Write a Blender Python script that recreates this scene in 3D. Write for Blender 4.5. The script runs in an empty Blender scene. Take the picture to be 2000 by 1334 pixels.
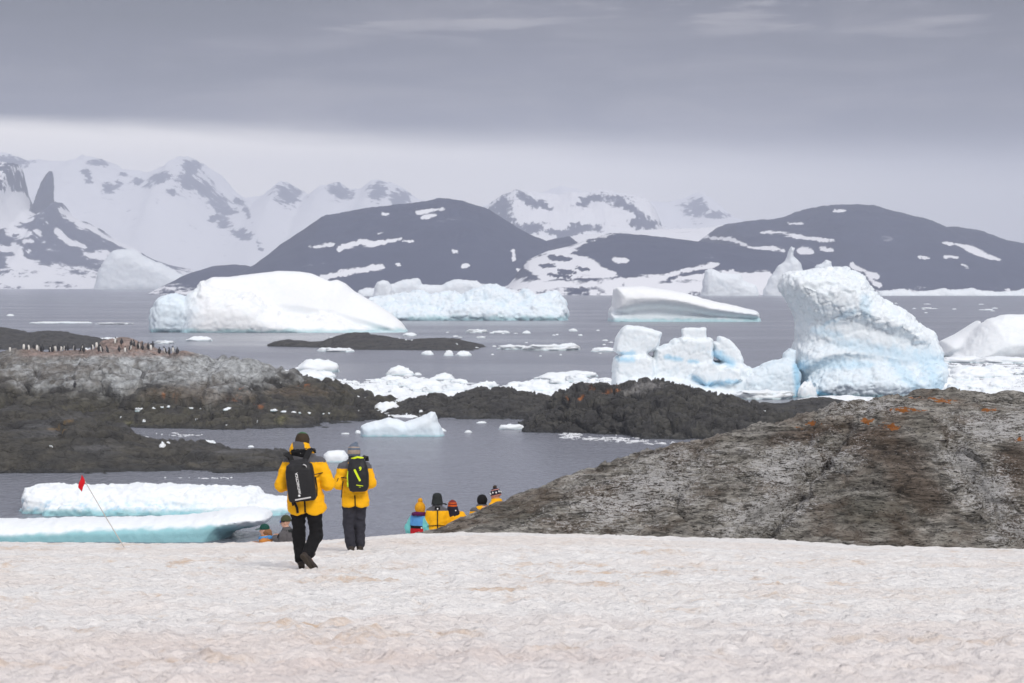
import bpy, bmesh, math, random
import numpy as np
from mathutils import Vector
from mathutils.bvhtree import BVHTree

R = math.radians
SC = bpy.context.scene
COL = SC.collection

# ------------------------------------------------------------------ camera
# metres; x to the right, y away from the camera, sea level z = 0
FOC, HOR, EYE = 5000.0, 548.0, 15.0          # focal length and horizon row in pixels of a 2000 px wide frame
cam_data = bpy.data.cameras.new('camera')
cam = bpy.data.objects.new('camera', cam_data)
COL.objects.link(cam)
cam.location = (0, 0, EYE)
cam.rotation_euler = (R(90), 0, 0)
cam_data.sensor_width = 36.0
cam_data.lens = 90.0
cam_data.shift_y = -(667 - HOR) / 2000.0
cam_data.clip_start = 0.1
cam_data.clip_end = 90000
cam_data.dof.use_dof = True
cam_data.dof.focus_distance = 37.5
cam_data.dof.aperture_fstop = 7.0
SC.camera = cam

SC.view_settings.view_transform = 'Standard'
SC.view_settings.look = 'None'
SC.view_settings.gamma = 1.0
SC.view_settings.exposure = 0.46
SC.view_settings.use_curve_mapping = False
SC.render.engine = 'CYCLES'
SC.cycles.use_denoising = True
SC.cycles.volume_bounces = 2
SC.cycles.max_bounces = 6
SC.cycles.diffuse_bounces = 3

# ------------------------------------------------------------------ light
SUN_EL, SUN_AZ = 36.0, 157.0                 # azimuth clockwise from +y: behind the camera, to the right
sun_data = bpy.data.lights.new('sun', 'SUN')
sun_data.energy = 1.5
sun_data.angle = R(14)
sun_data.color = (1.0, 0.965, 0.92)
sun = bpy.data.objects.new('sun', sun_data)
COL.objects.link(sun)
_sd = Vector((math.sin(R(SUN_AZ)) * math.cos(R(SUN_EL)), math.cos(R(SUN_AZ)) * math.cos(R(SUN_EL)), math.sin(R(SUN_EL))))
sun.rotation_euler = _sd.to_track_quat('Z', 'Y').to_euler()
sun.location = _sd * 60 + Vector((0, 0, 20))


class G:
    """small helper that strings shader nodes together"""
    def __init__(self, tree):
        self.t = tree
        self.n = tree.nodes
        self.l = tree.links

    def new(self, kind, **kw):
        nd = self.n.new(kind)
        for k, v in kw.items():
            setattr(nd, k, v)
        return nd

    def put(self, sock, v):
        if isinstance(v, bpy.types.NodeSocket):
            self.l.new(v, sock)
        elif v is not None:
            if isinstance(v, (tuple, list)) and len(v) == 3 and sock.type == 'RGBA':
                v = (*v, 1.0)
            sock.default_value = v

    def math(self, op, a, b=None, c=None, clamp=False):
        nd = self.new('ShaderNodeMath', operation=op, use_clamp=clamp)
        self.put(nd.inputs[0], a)
        self.put(nd.inputs[1], b)
        self.put(nd.inputs[2], c)
        return nd.outputs[0]

    def mix(self, f, a, b, mode='MIX'):
        nd = self.new('ShaderNodeMix', data_type='RGBA', blend_type=mode)
        self.put(nd.inputs['Factor'], f)
        self.put(nd.inputs[6], a)
        self.put(nd.inputs[7], b)
        return nd.outputs[2]

    def ramp(self, v, lo, hi, a=0.0, b=1.0, smooth=True):
        nd = self.new('ShaderNodeMapRange', interpolation_type='SMOOTHSTEP' if smooth else 'LINEAR')
        self.put(nd.inputs[0], v)
        for i, q in enumerate((lo, hi, a, b)):
            self.put(nd.inputs[i + 1], q)
        return nd.outputs[0]

    def mapping(self, vec, scale=(1, 1, 1), rot=(0, 0, 0), loc=(0, 0, 0)):
        nd = self.new('ShaderNodeMapping')
        self.put(nd.inputs['Vector'], vec)
        nd.inputs['Scale'].default_value = scale
        nd.inputs['Rotation'].default_value = rot
        nd.inputs['Location'].default_value = loc
        return nd.outputs[0]

    def noise(self, vec, scale, detail=4, rough=0.55, dist=0.0, out=0):
        nd = self.new('ShaderNodeTexNoise')
        self.put(nd.inputs['Vector'], vec)
        nd.inputs['Scale'].default_value = scale
        nd.inputs['Detail'].default_value = detail
        nd.inputs['Roughness'].default_value = rough
        nd.inputs['Distortion'].default_value = dist
        return nd.outputs[out]

    def bump(self, h, strength, dist, normal=None):
        nd = self.new('ShaderNodeBump')
        nd.inputs['Strength'].default_value = strength
        nd.inputs['Distance'].default_value = dist
        self.put(nd.inputs['Height'], h)
        self.put(nd.inputs['Normal'], normal)
        return nd.outputs[0]


world = bpy.data.worlds.new('World')
SC.world = world
world.use_nodes = True
w = G(world.node_tree)
w.n.clear()
wo = w.new('ShaderNodeOutputWorld')
sky = w.new('ShaderNodeTexSky', sky_type='NISHITA')
sky.sun_disc = False
sky.sun_elevation = R(SUN_EL)
sky.sun_rotation = R(SUN_AZ)
bg_sky = w.new('ShaderNodeBackground')
w.l.new(sky.outputs[0], bg_sky.inputs[0])
bg_sky.inputs[1].default_value = 0.06
tc = w.new('ShaderNodeTexCoord')
sep = w.new('ShaderNodeSeparateXYZ')
w.l.new(tc.outputs['Generated'], sep.inputs[0])
DX, DZ = sep.outputs[0], sep.outputs[2]
soft = w.noise(w.mapping(tc.outputs['Generated'], (3.0, 3.0, 30.0)), 1.6, 5, 0.55)
fine = w.noise(w.mapping(tc.outputs['Generated'], (7.0, 7.0, 60.0)), 2.2, 5, 0.55, 0.4)
soft_c = w.math('SUBTRACT', soft, 0.5)
fine_c = w.math('SUBTRACT', fine, 0.5)
# lower edge of the cloud deck, tilting down to the right
edge = w.math('SUBTRACT', w.math('MULTIPLY_ADD', DX, -0.040, 0.0535), w.math('MULTIPLY', fine_c, 0.006))
above = w.math('SUBTRACT', DZ, edge)
edge_w = w.math('MULTIPLY_ADD', DX, 0.022, 0.0085)
edge_w = w.math('MAXIMUM', edge_w, 0.003)
deck = w.ramp(w.math('DIVIDE', above, edge_w), -1.0, 1.0)
low_col = w.mix(w.ramp(DX, -0.14, 0.3), (1.15, 1.08, 1.0), (0.50, 0.50, 0.52))
deck_lo = (0.008, 0.007, 0.026)
deck_hi = (0.020, 0.016, 0.028)
deck_col = w.mix(w.ramp(DZ, 0.055, 0.11), deck_lo, deck_hi)
streak = w.math('ADD', w.math('MULTIPLY_ADD', soft_c, 2.6, 1.0), w.math('MULTIPLY', fine_c, 1.4))
streak = w.math('MAXIMUM', streak, 0.35)
deck_col = w.mix(1.0, deck_col, streak, 'MULTIPLY')
# paler breaks in the deck high on the right
brk = w.ramp(w.math('ADD', w.math('MULTIPLY', fine_c, 1.2), w.math('MULTIPLY', soft_c, 0.8)), 0.06, 0.26)
brk = w.math('MULTIPLY', brk, w.ramp(DZ, 0.088, 0.103))
deck_col = w.mix(w.math('MULTIPLY', brk, 0.7), deck_col, (0.34, 0.315, 0.31))
puff = w.noise(w.mapping(tc.outputs['Generated'], (5.0, 5.0, 26.0), loc=(0.7, 0.2, 1.3)), 2.0, 7, 0.6, 0.7)
patch = w.math('ADD', w.math('MULTIPLY', soft_c, 0.55), w.math('MULTIPLY', w.math('SUBTRACT', puff, 0.5), 0.75))
deck_col = w.mix(w.ramp(patch, -0.02, 0.24), deck_col, (0.125, 0.112, 0.122))
# an overcast sky brightens steadily towards the zenith
zen = w.ramp(DZ, 0.11, 0.95, 0.0, 1.0, smooth=False)
deck_col = w.mix(zen, deck_col, (0.84, 0.83, 0.88))
cloud = w.mix(deck, low_col, deck_col)
bg_cloud = w.new('ShaderNodeBackground')
w.put(bg_cloud.inputs[0], cloud)
bg_cloud.inputs[1].default_value = 1.0
wm = w.new('ShaderNodeMixShader')
wm.inputs[0].default_value = 0.93
w.l.new(bg_sky.outputs[0], wm.inputs[1])
w.l.new(bg_cloud.outputs[0], wm.inputs[2])
w.l.new(wm.outputs[0], wo.inputs['Surface'])

# ------------------------------------------------------------------ numeric helpers
def at(px, py, y):
    """pixel and depth -> world point"""
    return np.array([(px - 1000) / FOC * y, y, EYE - (py - HOR) / FOC * y])

def sea_y(py):
    """depth of the sea surface seen at row py"""
    return EYE * FOC / (py - HOR)

def sstep(v, a, b):
    t = np.clip((v - a) / (b - a), 0, 1)
    return t * t * (3 - 2 * t)

def _hash(x, y, z, s):
    with np.errstate(over='ignore'):
        h = x.astype(np.uint32) * np.uint32(374761393) + y.astype(np.uint32) * np.uint32(668265263) \
            + z.astype(np.uint32) * np.uint32(2246822519) + np.uint32((s * 3266489917) & 0xffffffff)
        h ^= h >> np.uint32(15)
        h *= np.uint32(2246822519)
        h ^= h >> np.uint32(13)
        h *= np.uint32(3266489917)
        h ^= h >> np.uint32(16)
    return h

def perlin(P, seed=0):
    P = np.asarray(P, dtype=np.float32)
    I = np.floor(P)
    F = P - I
    I = I.astype(np.int64)
    U = F * F * F * (F * (F * 6 - 15) + 10)
    two = P.shape[1] == 2
    out = np.zeros(len(P), np.float32)
    zero = np.zeros(len(P), np.int64)
    for dx in (0, 1):
        wx = U[:, 0] if dx else 1 - U[:, 0]
        for dy in (0, 1):
            wy = U[:, 1] if dy else 1 - U[:, 1]
            for dz in ((0,) if two else (0, 1)):
                wz = 1.0 if two else (U[:, 2] if dz else 1 - U[:, 2])
                h = _hash(I[:, 0] + dx, I[:, 1] + dy, zero if two else I[:, 2] + dz, seed)
                g = (h & np.uint32(1023)).astype(np.float32) / 511.5 - 1
                k = ((h >> np.uint32(10)) & np.uint32(1023)).astype(np.float32) / 511.5 - 1
                d = g * (F[:, 0] - dx) + k * (F[:, 1] - dy)
                if not two:
                    q = ((h >> np.uint32(20)) & np.uint32(1023)).astype(np.float32) / 511.5 - 1
                    d = d + q * (F[:, 2] - dz)
                out += wx * wy * wz * d
    return out * 1.4

def fbm(P, octv=4, seed=0, gain=0.5, kind='n'):
    P = np.asarray(P, dtype=np.float32)
    a, s, t = 1.0, np.zeros(len(P), np.float32), 0.0
    for o in range(octv):
        v = perlin(P * (2.03 ** o) + 17.3 * o, seed + o)
        if kind == 'r':
            v = 1 - 2 * np.abs(v)
        elif kind == 'b':
            v = 2 * np.abs(v) - 0.5
        s += a * v
        t += a
        a *= gain
    return s / t

def worley(P, seed=0):
    P = np.asarray(P, dtype=np.float32)
    I = np.floor(P).astype(np.int64)
    F = P - I
    f1 = np.full(len(P), 9.0, np.float32)
    f2 = f1.copy()
    cid = np.zeros(len(P), np.float32)
    two = P.shape[1] == 2
    zero = np.zeros(len(P), np.int64)
    for dx in (-1, 0, 1):
        for dy in (-1, 0, 1):
            for dz in ((0,) if two else (-1, 0, 1)):
                h = _hash(I[:, 0] + dx, I[:, 1] + dy, zero if two else I[:, 2] + dz, seed)
                ox = (h & np.uint32(1023)).astype(np.float32) / 1023
                oy = ((h >> np.uint32(10)) & np.uint32(1023)).astype(np.float32) / 1023
                d = (dx + ox - F[:, 0]) ** 2 + (dy + oy - F[:, 1]) ** 2
                if not two:
                    oz = ((h >> np.uint32(20)) & np.uint32(1023)).astype(np.float32) / 1023
                    d = d + (dz + oz - F[:, 2]) ** 2
                d = np.sqrt(d)
                near = d < f1
                f2 = np.where(near, f1, np.minimum(f2, d))
                cid = np.where(near, ox, cid)
                f1 = np.where(near, d, f1)
    return f1, f2, cid

def poly_sd(poly, X, Z):
    """signed distance to a closed polygon, negative inside"""
    p = np.asarray(poly, dtype=np.float32)
    d = np.full(X.shape, 1e12, np.float32)
    inside = np.zeros(X.shape, bool)
    n = len(p)
    for i in range(n):
        a, b = p[i], p[(i + 1) % n]
        e = b - a
        wx, wz = X - a[0], Z - a[1]
        t = np.clip((wx * e[0] + wz * e[1]) / max(e @ e, 1e-9), 0, 1)
        d = np.minimum(d, (wx - e[0] * t) ** 2 + (wz - e[1] * t) ** 2)
        if a[1] != b[1]:
            c = (a[1] > Z) != (b[1] > Z)
            inside ^= c & (X < (b[0] - a[0]) * (Z - a[1]) / (b[1] - a[1]) + a[0])
    d = np.sqrt(d)
    return np.where(inside, -d, d)

def surface_net(f, lo, h):
    """quad mesh of the zero level of grid f (negative inside)"""
    s = f < 0
    nx, ny, nz = f.shape
    acc = np.zeros((nx - 1, ny - 1, nz - 1, 3), np.float32)
    cnt = np.zeros((nx - 1, ny - 1, nz - 1), np.float32)
    def sl(o, ax):
        return tuple(slice(o[k], (f.shape[k] - 1) + o[k]) for k in range(3))
    for ax in range(3):
        oth = [k for k in range(3) if k != ax]
        for i in (0, 1):
            for j in (0, 1):
                o0 = [0, 0, 0]
                o0[oth[0]], o0[oth[1]] = i, j
                o1 = list(o0)
                o1[ax] = 1
                A, B = f[sl(o0, ax)], f[sl(o1, ax)]
                c = (A < 0) != (B < 0)
                t = np.where(c, A / np.where(c, A - B, 1), 0)
                for k in range(3):
                    acc[..., k] += np.where(c, t if k == ax else o0[k], 0)
                cnt += c
    act = cnt > 0
    idx = -np.ones(act.shape, np.int64)
    idx[act] = np.arange(act.sum())
    cells = np.argwhere(act).astype(np.float32)
    V = (cells + acc[act] / cnt[act][:, None]) * h + np.asarray(lo, np.float32)
    quads = []
    for ax in range(3):
        oth = [k for k in range(3) if k != ax]
        a, b = oth
        sA = [slice(None)] * 3
        sB = [slice(None)] * 3
        sA[ax], sB[ax] = slice(0, -1), slice(1, None)
        for k in oth:
            sA[k] = slice(1, -1)
            sB[k] = slice(1, -1)
        A, B = s[tuple(sA)], s[tuple(sB)]
        cr = np.argwhere(A != B)
        if not len(cr):
            continue
        g = cr.copy()
        g[:, a] += 1
        g[:, b] += 1
        def cell(da, db):
            q = g.copy()
            q[:, a] -= da
            q[:, b] -= db
            return idx[q[:, 0], q[:, 1], q[:, 2]]
        q = np.stack([cell(1, 1), cell(0, 1), cell(0, 0), cell(1, 0)], 1)
        inside_first = A[cr[:, 0], cr[:, 1], cr[:, 2]]
        flip = inside_first if ax == 1 else ~inside_first
        q[flip] = q[flip][:, ::-1]
        quads.append(q)
    return V, np.concatenate(quads)

def vnormals(V, F):
    a, b, c, d = (V[F[:, i]] for i in range(4))
    n = np.cross(c - a, d - b)
    N = np.zeros_like(V)
    for i in range(4):
        for k in range(3):
            N[:, k] += np.bincount(F[:, i], n[:, k], len(V))
    return N / np.maximum(np.linalg.norm(N, axis=1, keepdims=True), 1e-9)

def grid_faces(nr, nc):
    i = np.arange(nr * nc).reshape(nr, nc)
    return np.stack([i[:-1, :-1], i[:-1, 1:], i[1:, 1:], i[1:, :-1]], -1).reshape(-1, 4)

# ------------------------------------------------------------------ scene helpers
def tag(o, label=None, cat=None, group=None, kind=None):
    for k, v in (('label', label), ('category', cat), ('group', group), ('kind', kind)):
        if v:
            o[k] = v
    return o

def make_mesh(name, V, F, mats, smooth=True, attrs=None, fmat=None):
    me = bpy.data.meshes.new(name)
    V = np.asarray(V, dtype=np.float32)
    F = np.asarray(F, dtype=np.int32)
    k = F.shape[1]
    me.vertices.add(len(V))
    me.vertices.foreach_set('co', V.ravel())
    me.loops.add(F.size)
    me.loops.foreach_set('vertex_index', F.ravel())
    me.polygons.add(len(F))
    me.polygons.foreach_set('loop_start', np.arange(0, F.size, k, dtype=np.int32))
    me.polygons.foreach_set('use_smooth', np.full(len(F), smooth))
    for m in (mats if isinstance(mats, (list, tuple)) else [mats]):
        me.materials.append(m)
    if fmat is not None:
        me.polygons.foreach_set('material_index', np.asarray(fmat, dtype=np.int32))
    for an, av in (attrs or {}).items():
        av = np.asarray(av, dtype=np.float32)
        if av.ndim == 1:
            me.attributes.new(an, 'FLOAT', 'POINT').data.foreach_set('value', av)
        else:
            c = np.ones((len(V), 4), np.float32)
            c[:, :3] = av
            me.attributes.new(an, 'FLOAT_COLOR', 'POINT').data.foreach_set('color', c.ravel())
    me.update(calc_edges=True)
    me.validate()
    return me

def obj(name, me, parent=None, loc=None, rot=None, scale=None):
    o = bpy.data.objects.new(name, me)
    COL.objects.link(o)
    if parent is not None:
        o.parent = parent
    if loc is not None:
        o.location = loc
    if rot is not None:
        o.rotation_euler = rot
    if scale is not None:
        o.scale = scale
    return o

def bvh_of(V, F):
    return BVHTree.FromPolygons([Vector(v) for v in V.tolist()], F.tolist())

def from_bm(name, bm, mat, smooth=True):
    me = bpy.data.meshes.new(name)
    bm.to_mesh(me)
    bm.free()
    me.materials.append(mat)
    me.polygons.foreach_set('use_smooth', np.full(len(me.polygons), smooth))
    return me

# ------------------------------------------------------------------ materials
def new_mat(name):
    m = bpy.data.materials.new(name)
    m.use_nodes = True
    g = G(m.node_tree)
    b = m.node_tree.nodes['Principled BSDF']
    return m, g, b

def attr(g, name, out='Color'):
    nd = g.new('ShaderNodeAttribute', attribute_name=name)
    return nd.outputs[out]

def geo_pos(g):
    return g.new('ShaderNodeNewGeometry').outputs['Position']

def plain(name, col, rough=0.7, var=0.12, scale=40.0, bump=0.0, metal=0.0, sheen=0.0):
    m, g, b = new_mat(name)
    tcn = g.new('ShaderNodeTexCoord').outputs['Object']
    n = g.noise(tcn, scale, 4, 0.6)
    n2 = g.noise(tcn, scale * 0.17, 3, 0.5)
    k = g.math('MULTIPLY_ADD', g.math('ADD', n, n2), var, 1 - var)
    g.put(b.inputs['Base Color'], g.mix(1.0, col, k, 'MULTIPLY'))
    b.inputs['Roughness'].default_value = rough
    b.inputs['Specular IOR Level'].default_value = 0.22
    b.inputs['Metallic'].default_value = metal
    if sheen:
        b.inputs['Sheen Weight'].default_value = sheen
    if bump:
        g.put(b.inputs['Normal'], g.bump(n, bump, 0.01))
    return m

def rock_material(name, sc, bump, speck, spec=0.3):
    """base colour from the mesh attribute 'col', broken up by fine mineral grain"""
    m, g, b = new_mat(name)
    p = geo_pos(g)
    base = attr(g, 'col')
    n1 = g.noise(p, sc, 8, 0.68, 0.3)
    n2 = g.noise(p, sc * 4.3, 5, 0.65)
    n3 = g.noise(p, sc * 0.25, 4, 0.6)
    k = g.math('MULTIPLY_ADD', g.ramp(n1, 0.3, 0.7), 0.8, 0.75)
    k = g.math('MULTIPLY', k, g.math('MULTIPLY_ADD', n3, 0.8, 0.6))
    c = g.mix(1.0, base, k, 'MULTIPLY')
    sp = g.math('MULTIPLY', g.ramp(n2, 0.60, 0.74), speck)
    c = g.mix(sp, c, (0.42, 0.42, 0.42))
    g.put(b.inputs['Base Color'], c)
    b.inputs['Roughness'].default_value = 0.78
    b.inputs['Specular IOR Level'].default_value = spec
    vo = g.new('ShaderNodeTexVoronoi', feature='DISTANCE_TO_EDGE')
    wp = g.new('ShaderNodeVectorMath', operation='ADD')
    g.put(wp.inputs[0], g.mapping(p, (0.5, 0.6, 1.5), (0, R(20), 0)))
    g.put(wp.inputs[1], g.noise(p, 0.8, 3, 0.6, 0.0, 1))
    g.put(vo.inputs['Vector'], wp.outputs[0])
    vo.inputs['Scale'].default_value = sc * 0.33
    ck = g.ramp(vo.outputs['Distance'], 0.0, 0.07)
    h = g.math('ADD', n1, g.math('MULTIPLY', n2, 0.45))
    nrm = g.bump(h, bump[0], bump[1])
    g.put(b.inputs['Normal'], g.bump(ck, 0.6, 0.28, nrm))
    return m

def ice_material(name, sc=1.0, bump=(0.35, 0.3)):
    """white glacier ice, bluer where the mesh attribute 'blue' says the ice is dense"""
    m, g, b = new_mat(name)
    p = geo_pos(g)
    n = g.noise(p, 0.9 * sc, 6, 0.62)
    n2 = g.noise(p, 5.0 * sc, 4, 0.6)
    bl = attr(g, 'blue', 'Fac')
    tq = attr(g, 'teal', 'Fac')
    bl = g.math('ADD', bl, g.math('MULTIPLY', g.ramp(n, 0.45, 0.75), 0.06), clamp=True)
    c = g.mix(bl, (0.925, 0.945, 0.955), (0.22, 0.58, 0.83))
    c = g.mix(tq, c, (0.20, 0.52, 0.57))
    c = g.mix(g.math('MULTIPLY', g.ramp(n2, 0.35, 0.75), 0.05), c, (0.75, 0.75, 0.76))
    g.put(b.inputs['Base Color'], c)
    b.inputs['Roughness'].default_value = 0.55
    b.inputs['Specular IOR Level'].default_value = 0.25
    h = g.math('ADD', n, g.math('MULTIPLY', n2, 0.3))
    g.put(b.inputs['Normal'], g.bump(h, bump[0], bump[1]))
    return m

def far_material(name):
    m, g, b = new_mat(name)
    p = geo_pos(g)
    n = g.noise(p, 0.02, 9, 0.7, 0.4)
    s = attr(g, 'snow', 'Fac')
    s = g.ramp(g.math('ADD', s, g.math('MULTIPLY_ADD', g.ramp(n, 0.28, 0.72), 0.85, -0.425)), 0.38, 0.62)
    rock = g.mix(n, (0.008, 0.016, 0.052), (0.050, 0.062, 0.120))  # grey rock, with the blue of the haze put into its colour
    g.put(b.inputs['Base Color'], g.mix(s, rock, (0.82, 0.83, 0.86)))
    b.inputs['Roughness'].default_value = 0.85
    b.inputs['Specular IOR Level'].default_value = 0.1
    return m

M = {}
M['far'] = far_material('far_rock_and_snow')
M['rock'] = rock_material('islet_rock', 2.4, (0.6, 0.12), 0.20)
M['ice'] = ice_material('glacier_ice')
M['floe'] = ice_material('floe_ice', 2.2, (0.4, 0.12))

# near rock with lichen
m, g, b = new_mat('lichen_rock')
p = geo_pos(g)
base = attr(g, 'col')
pale = attr(g, 'pale', 'Fac')
lich = attr(g, 'lichen', 'Fac')
strata = g.mapping(p, (0.75, 0.8, 3.4), (0, R(24), 0))
n1 = g.noise(strata, 3.0, 9, 0.72, 0.6)
n2 = g.noise(strata, 8.0, 7, 0.72, 1.4)
n3 = g.noise(p, 30.0, 4, 0.65)
n4 = g.noise(p, 0.9, 5, 0.6)
k = g.math('MULTIPLY_ADD', g.ramp(n1, 0.34, 0.66), 1.35, 0.30)
c = g.mix(1.0, base, k, 'MULTIPLY')
c = g.mix(g.math('MULTIPLY', g.ramp(n4, 0.46, 0.64), 0.5), c, (0.17, 0.115, 0.075))
dk = g.ramp(n2, 0.40, 0.48, 1.0, 0.0)
c = g.mix(g.math('MULTIPLY', dk, 0.88), c, (0.018, 0.017, 0.016))
wv = g.math('ADD', g.math('MULTIPLY', n2, 0.65), g.math('MULTIPLY', n3, 0.35))
wv = g.math('ADD', wv, g.math('MULTIPLY_ADD', pale, 0.13, 0.0))
wh = g.ramp(wv, 0.525, 0.60)
c = g.mix(g.math('MULTIPLY', wh, 0.9), c, (0.70, 0.69, 0.68))
lv = g.math('ADD', g.noise(p, 7.0, 5, 0.65), g.math('MULTIPLY_ADD', lich, 0.32, -0.195))
c = g.mix(g.ramp(lv, 0.535, 0.59), c, g.mix(g.noise(p, 14.0, 2), (0.50, 0.13, 0.02), (0.34, 0.17, 0.05)))
g.put(b.inputs['Base Color'], c)
b.inputs['Roughness'].default_value = 0.85
b.inputs['Specular IOR Level'].default_value = 0.2
h = g.math('ADD', g.math('ADD', n1, g.math('MULTIPLY', n2, 0.5)), g.math('MULTIPLY', n3, 0.18))
g.put(b.inputs['Normal'], g.bump(h, 1.0, 0.16))
M['near_rock'] = m

# old summer snow, stained by algae
m, g, b = new_mat('summer_snow')
p = geo_pos(g)
n1 = g.noise(p, 3.2, 6, 0.6)
n2 = g.noise(g.mapping(p, (0.55, 0.22, 1.0)), 0.9, 6, 0.62, 0.5)
n3 = g.noise(p, 16.0, 4, 0.6)
n4 = g.noise(g.mapping(p, (0.9, 0.35, 1.0), loc=(13, 5, 0)), 1.4, 6, 0.66, 0.6)
n5 = g.noise(p, 0.11, 3, 0.5)
c = g.mix(g.ramp(n1, 0.35, 0.7), (0.80, 0.785, 0.76), (0.89, 0.88, 0.855))
c = g.mix(g.math('MULTIPLY', g.ramp(n2, 0.46, 0.75), 0.42), c, (0.80, 0.70, 0.63))
n6 = g.noise(g.mapping(p, (0.12, 0.5, 1.0), loc=(3, 1, 0)), 0.5, 5, 0.6, 0.4)
c = g.mix(g.math('MULTIPLY', g.ramp(n6, 0.48, 0.66), 0.30), c, (0.76, 0.63, 0.52))
sy = g.new('ShaderNodeSeparateXYZ')
g.put(sy.inputs[0], p)
c = g.mix(g.math('MULTIPLY', g.ramp(sy.outputs[1], 24.0, 9.0), g.math('MULTIPLY_ADD', n2, 0.5, 0.12)), c, (0.69, 0.565, 0.52))
tan = g.math('MULTIPLY', g.ramp(n4, 0.52, 0.74), g.ramp(n5, 0.40, 0.58))
c = g.mix(g.math('MULTIPLY', tan, 0.8), c, (0.62, 0.43, 0.27))
c = g.mix(g.math('MULTIPLY', g.ramp(n3, 0.5, 0.75), 0.35), c, (0.62, 0.60, 0.60))
g.put(b.inputs['Base Color'], c)
b.inputs['Roughness'].default_value = 0.7
b.inputs['Specular IOR Level'].default_value = 0.2
h = g.math('ADD', n1, g.math('MULTIPLY', n3, 0.35))
g.put(b.inputs['Normal'], g.bump(h, 0.9, 0.12))
M['snow'] = m

# sea
m, g, b = new_mat('sea_water')
p = geo_pos(g)
r1 = g.noise(g.mapping(p, (1.5, 0.55, 1.0)), 1.3, 5, 0.62, 0.3)
r2 = g.noise(g.mapping(p, (0.6, 0.5, 1.0)), 0.22, 4, 0.55)
r3 = g.noise(g.mapping(p, (0.5, 1.0, 1.0)), 0.013, 4, 0.6)
g.put(b.inputs['Base Color'], (0.240, 0.255, 0.300))
g.put(b.inputs['Roughness'], g.ramp(r3, 0.35, 0.65, 0.16, 0.26))
b.inputs['IOR'].default_value = 1.333
h = g.math('ADD', g.math('MULTIPLY', r1, 0.7), g.math('MULTIPLY', r2, 0.6))
g.put(b.inputs['Normal'], g.bump(h, 1.0, 0.95))
M['sea'] = m

m, g, b = new_mat('sea_foam')
p = geo_pos(g)
g.put(b.inputs['Base Color'], g.mix(g.noise(p, 3.0, 5, 0.6), (0.62, 0.65, 0.68), (0.85, 0.86, 0.87)))
b.inputs['Roughness'].default_value = 0.7
M['foam'] = m

M['patch'] = plain('old_snow_patch', (0.80, 0.80, 0.81), 0.75, 0.06, 4.0)

# ================================================================== the setting
# ------------------------------------------------------------------ sea
xs = np.concatenate([[-8000, -3000, -600, -200, -110], np.linspace(-84, 84, 380), [110, 200, 600, 3000, 8000]])
ys = np.concatenate([[-1500, 0, 80, 125], 132 * (380 / 132) ** np.linspace(0, 1, 270), [420, 800, 2000, 5000, 10800]])
GY, GX = np.meshgrid(ys, xs, indexing='ij')
q = np.stack([GX.ravel(), GY.ravel()], 1)
amp = sstep(np.abs(q[:, 0]), 84, 70) * sstep(q[:, 1], 132, 142) * sstep(q[:, 1], 380, 300)
use = amp > 0
wz = np.zeros(len(q))
w0 = q[use]
wz[use] = amp[use] * (0.050 * fbm(w0 * np.array([0.85, 0.55]), 3, 901, 0.6) + 0.05 * fbm(w0 * np.array([0.22, 0.30]) + 31, 2, 911) * 1.0)
seaV = np.stack([q[:, 0], q[:, 1], wz], 1)
sea_me = make_mesh('sea', seaV, grid_faces(len(ys), len(xs)), M['sea'])
tag(obj('sea', sea_me), 'grey rippled sea dotted with drifting ice', kind='structure')

# ------------------------------------------------------------------ ridges seen across the water
def proj(V):
    return 1000 + FOC * V[:, 0] / V[:, 1], HOR + FOC * (EYE - V[:, 2]) / V[:, 1]

def ridge(sil, yr, yf, yb, nx, nf, nb, base=-2.0, pf=0.8, pb=1.0):
    """land with the given skyline: a heightfield rising from a front shore yf to a crest yr and falling to yb"""
    sil = np.array(sil, float)
    px = np.linspace(sil[0, 0], sil[-1, 0], nx)
    ev = lambda q: np.interp(px, [a for a, _ in q], [c for _, c in q]) if isinstance(q, (list, tuple)) else np.full(nx, float(q))
    yr, yf, yb = ev(yr), ev(yf), ev(yb)
    X = (px - 1000) / FOC * yr
    top = EYE - (np.interp(px, sil[:, 0], sil[:, 1]) - HOR) / FOC * yr
    rows, ts = [], []
    for t in np.linspace(0, 1, nf):
        y = yf + (yr - yf) * t
        z = base + (top - base) * (np.sin(t * math.pi / 2) ** pf)
        rows.append(np.stack([X, y, z], 1))
        ts.append(np.full(nx, t))
    for t in np.linspace(0, 1, nb + 1)[1:]:
        y = yr + (yb - yr) * t
        z = base + (top - base) * (np.cos(t * math.pi / 2) ** pb)
        rows.append(np.stack([X, y, z], 1))
        ts.append(np.full(nx, 1 + t))
    V = np.concatenate(rows)
    return V, grid_faces(nf + nb, nx), np.concatenate(ts)

def seg_field(px, py, segs, thin=1.0):
    """1 on the given strokes (x1,y1,x2,y2,r), falling to -1 away from them"""
    m = np.full(len(px), -1.0)
    for x1, y1, x2, y2, r in segs:
        ex, ey = x2 - x1, y2 - y1
        t = np.clip(((px - x1) * ex + (py - y1) * ey) / max(ex * ex + ey * ey, 1e-6), 0, 1)
        d = np.hypot(px - x1 - ex * t, py - y1 - ey * t)
        m = np.maximum(m, 1 - d / (r * thin))
    return m

def blob_field(px, py, bl):
    m = np.full(len(px), -1.0)
    for q in bl:
        x, y, rx, ry = q[:4]
        a = R(q[4]) if len(q) > 4 else 0
        dx, dy = px - x, py - y
        u = (dx * math.cos(a) + dy * math.sin(a)) / rx
        v = (-dx * math.sin(a) + dy * math.cos(a)) / ry
        m = np.maximum(m, 1 - np.hypot(u, v))
    return m

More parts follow.
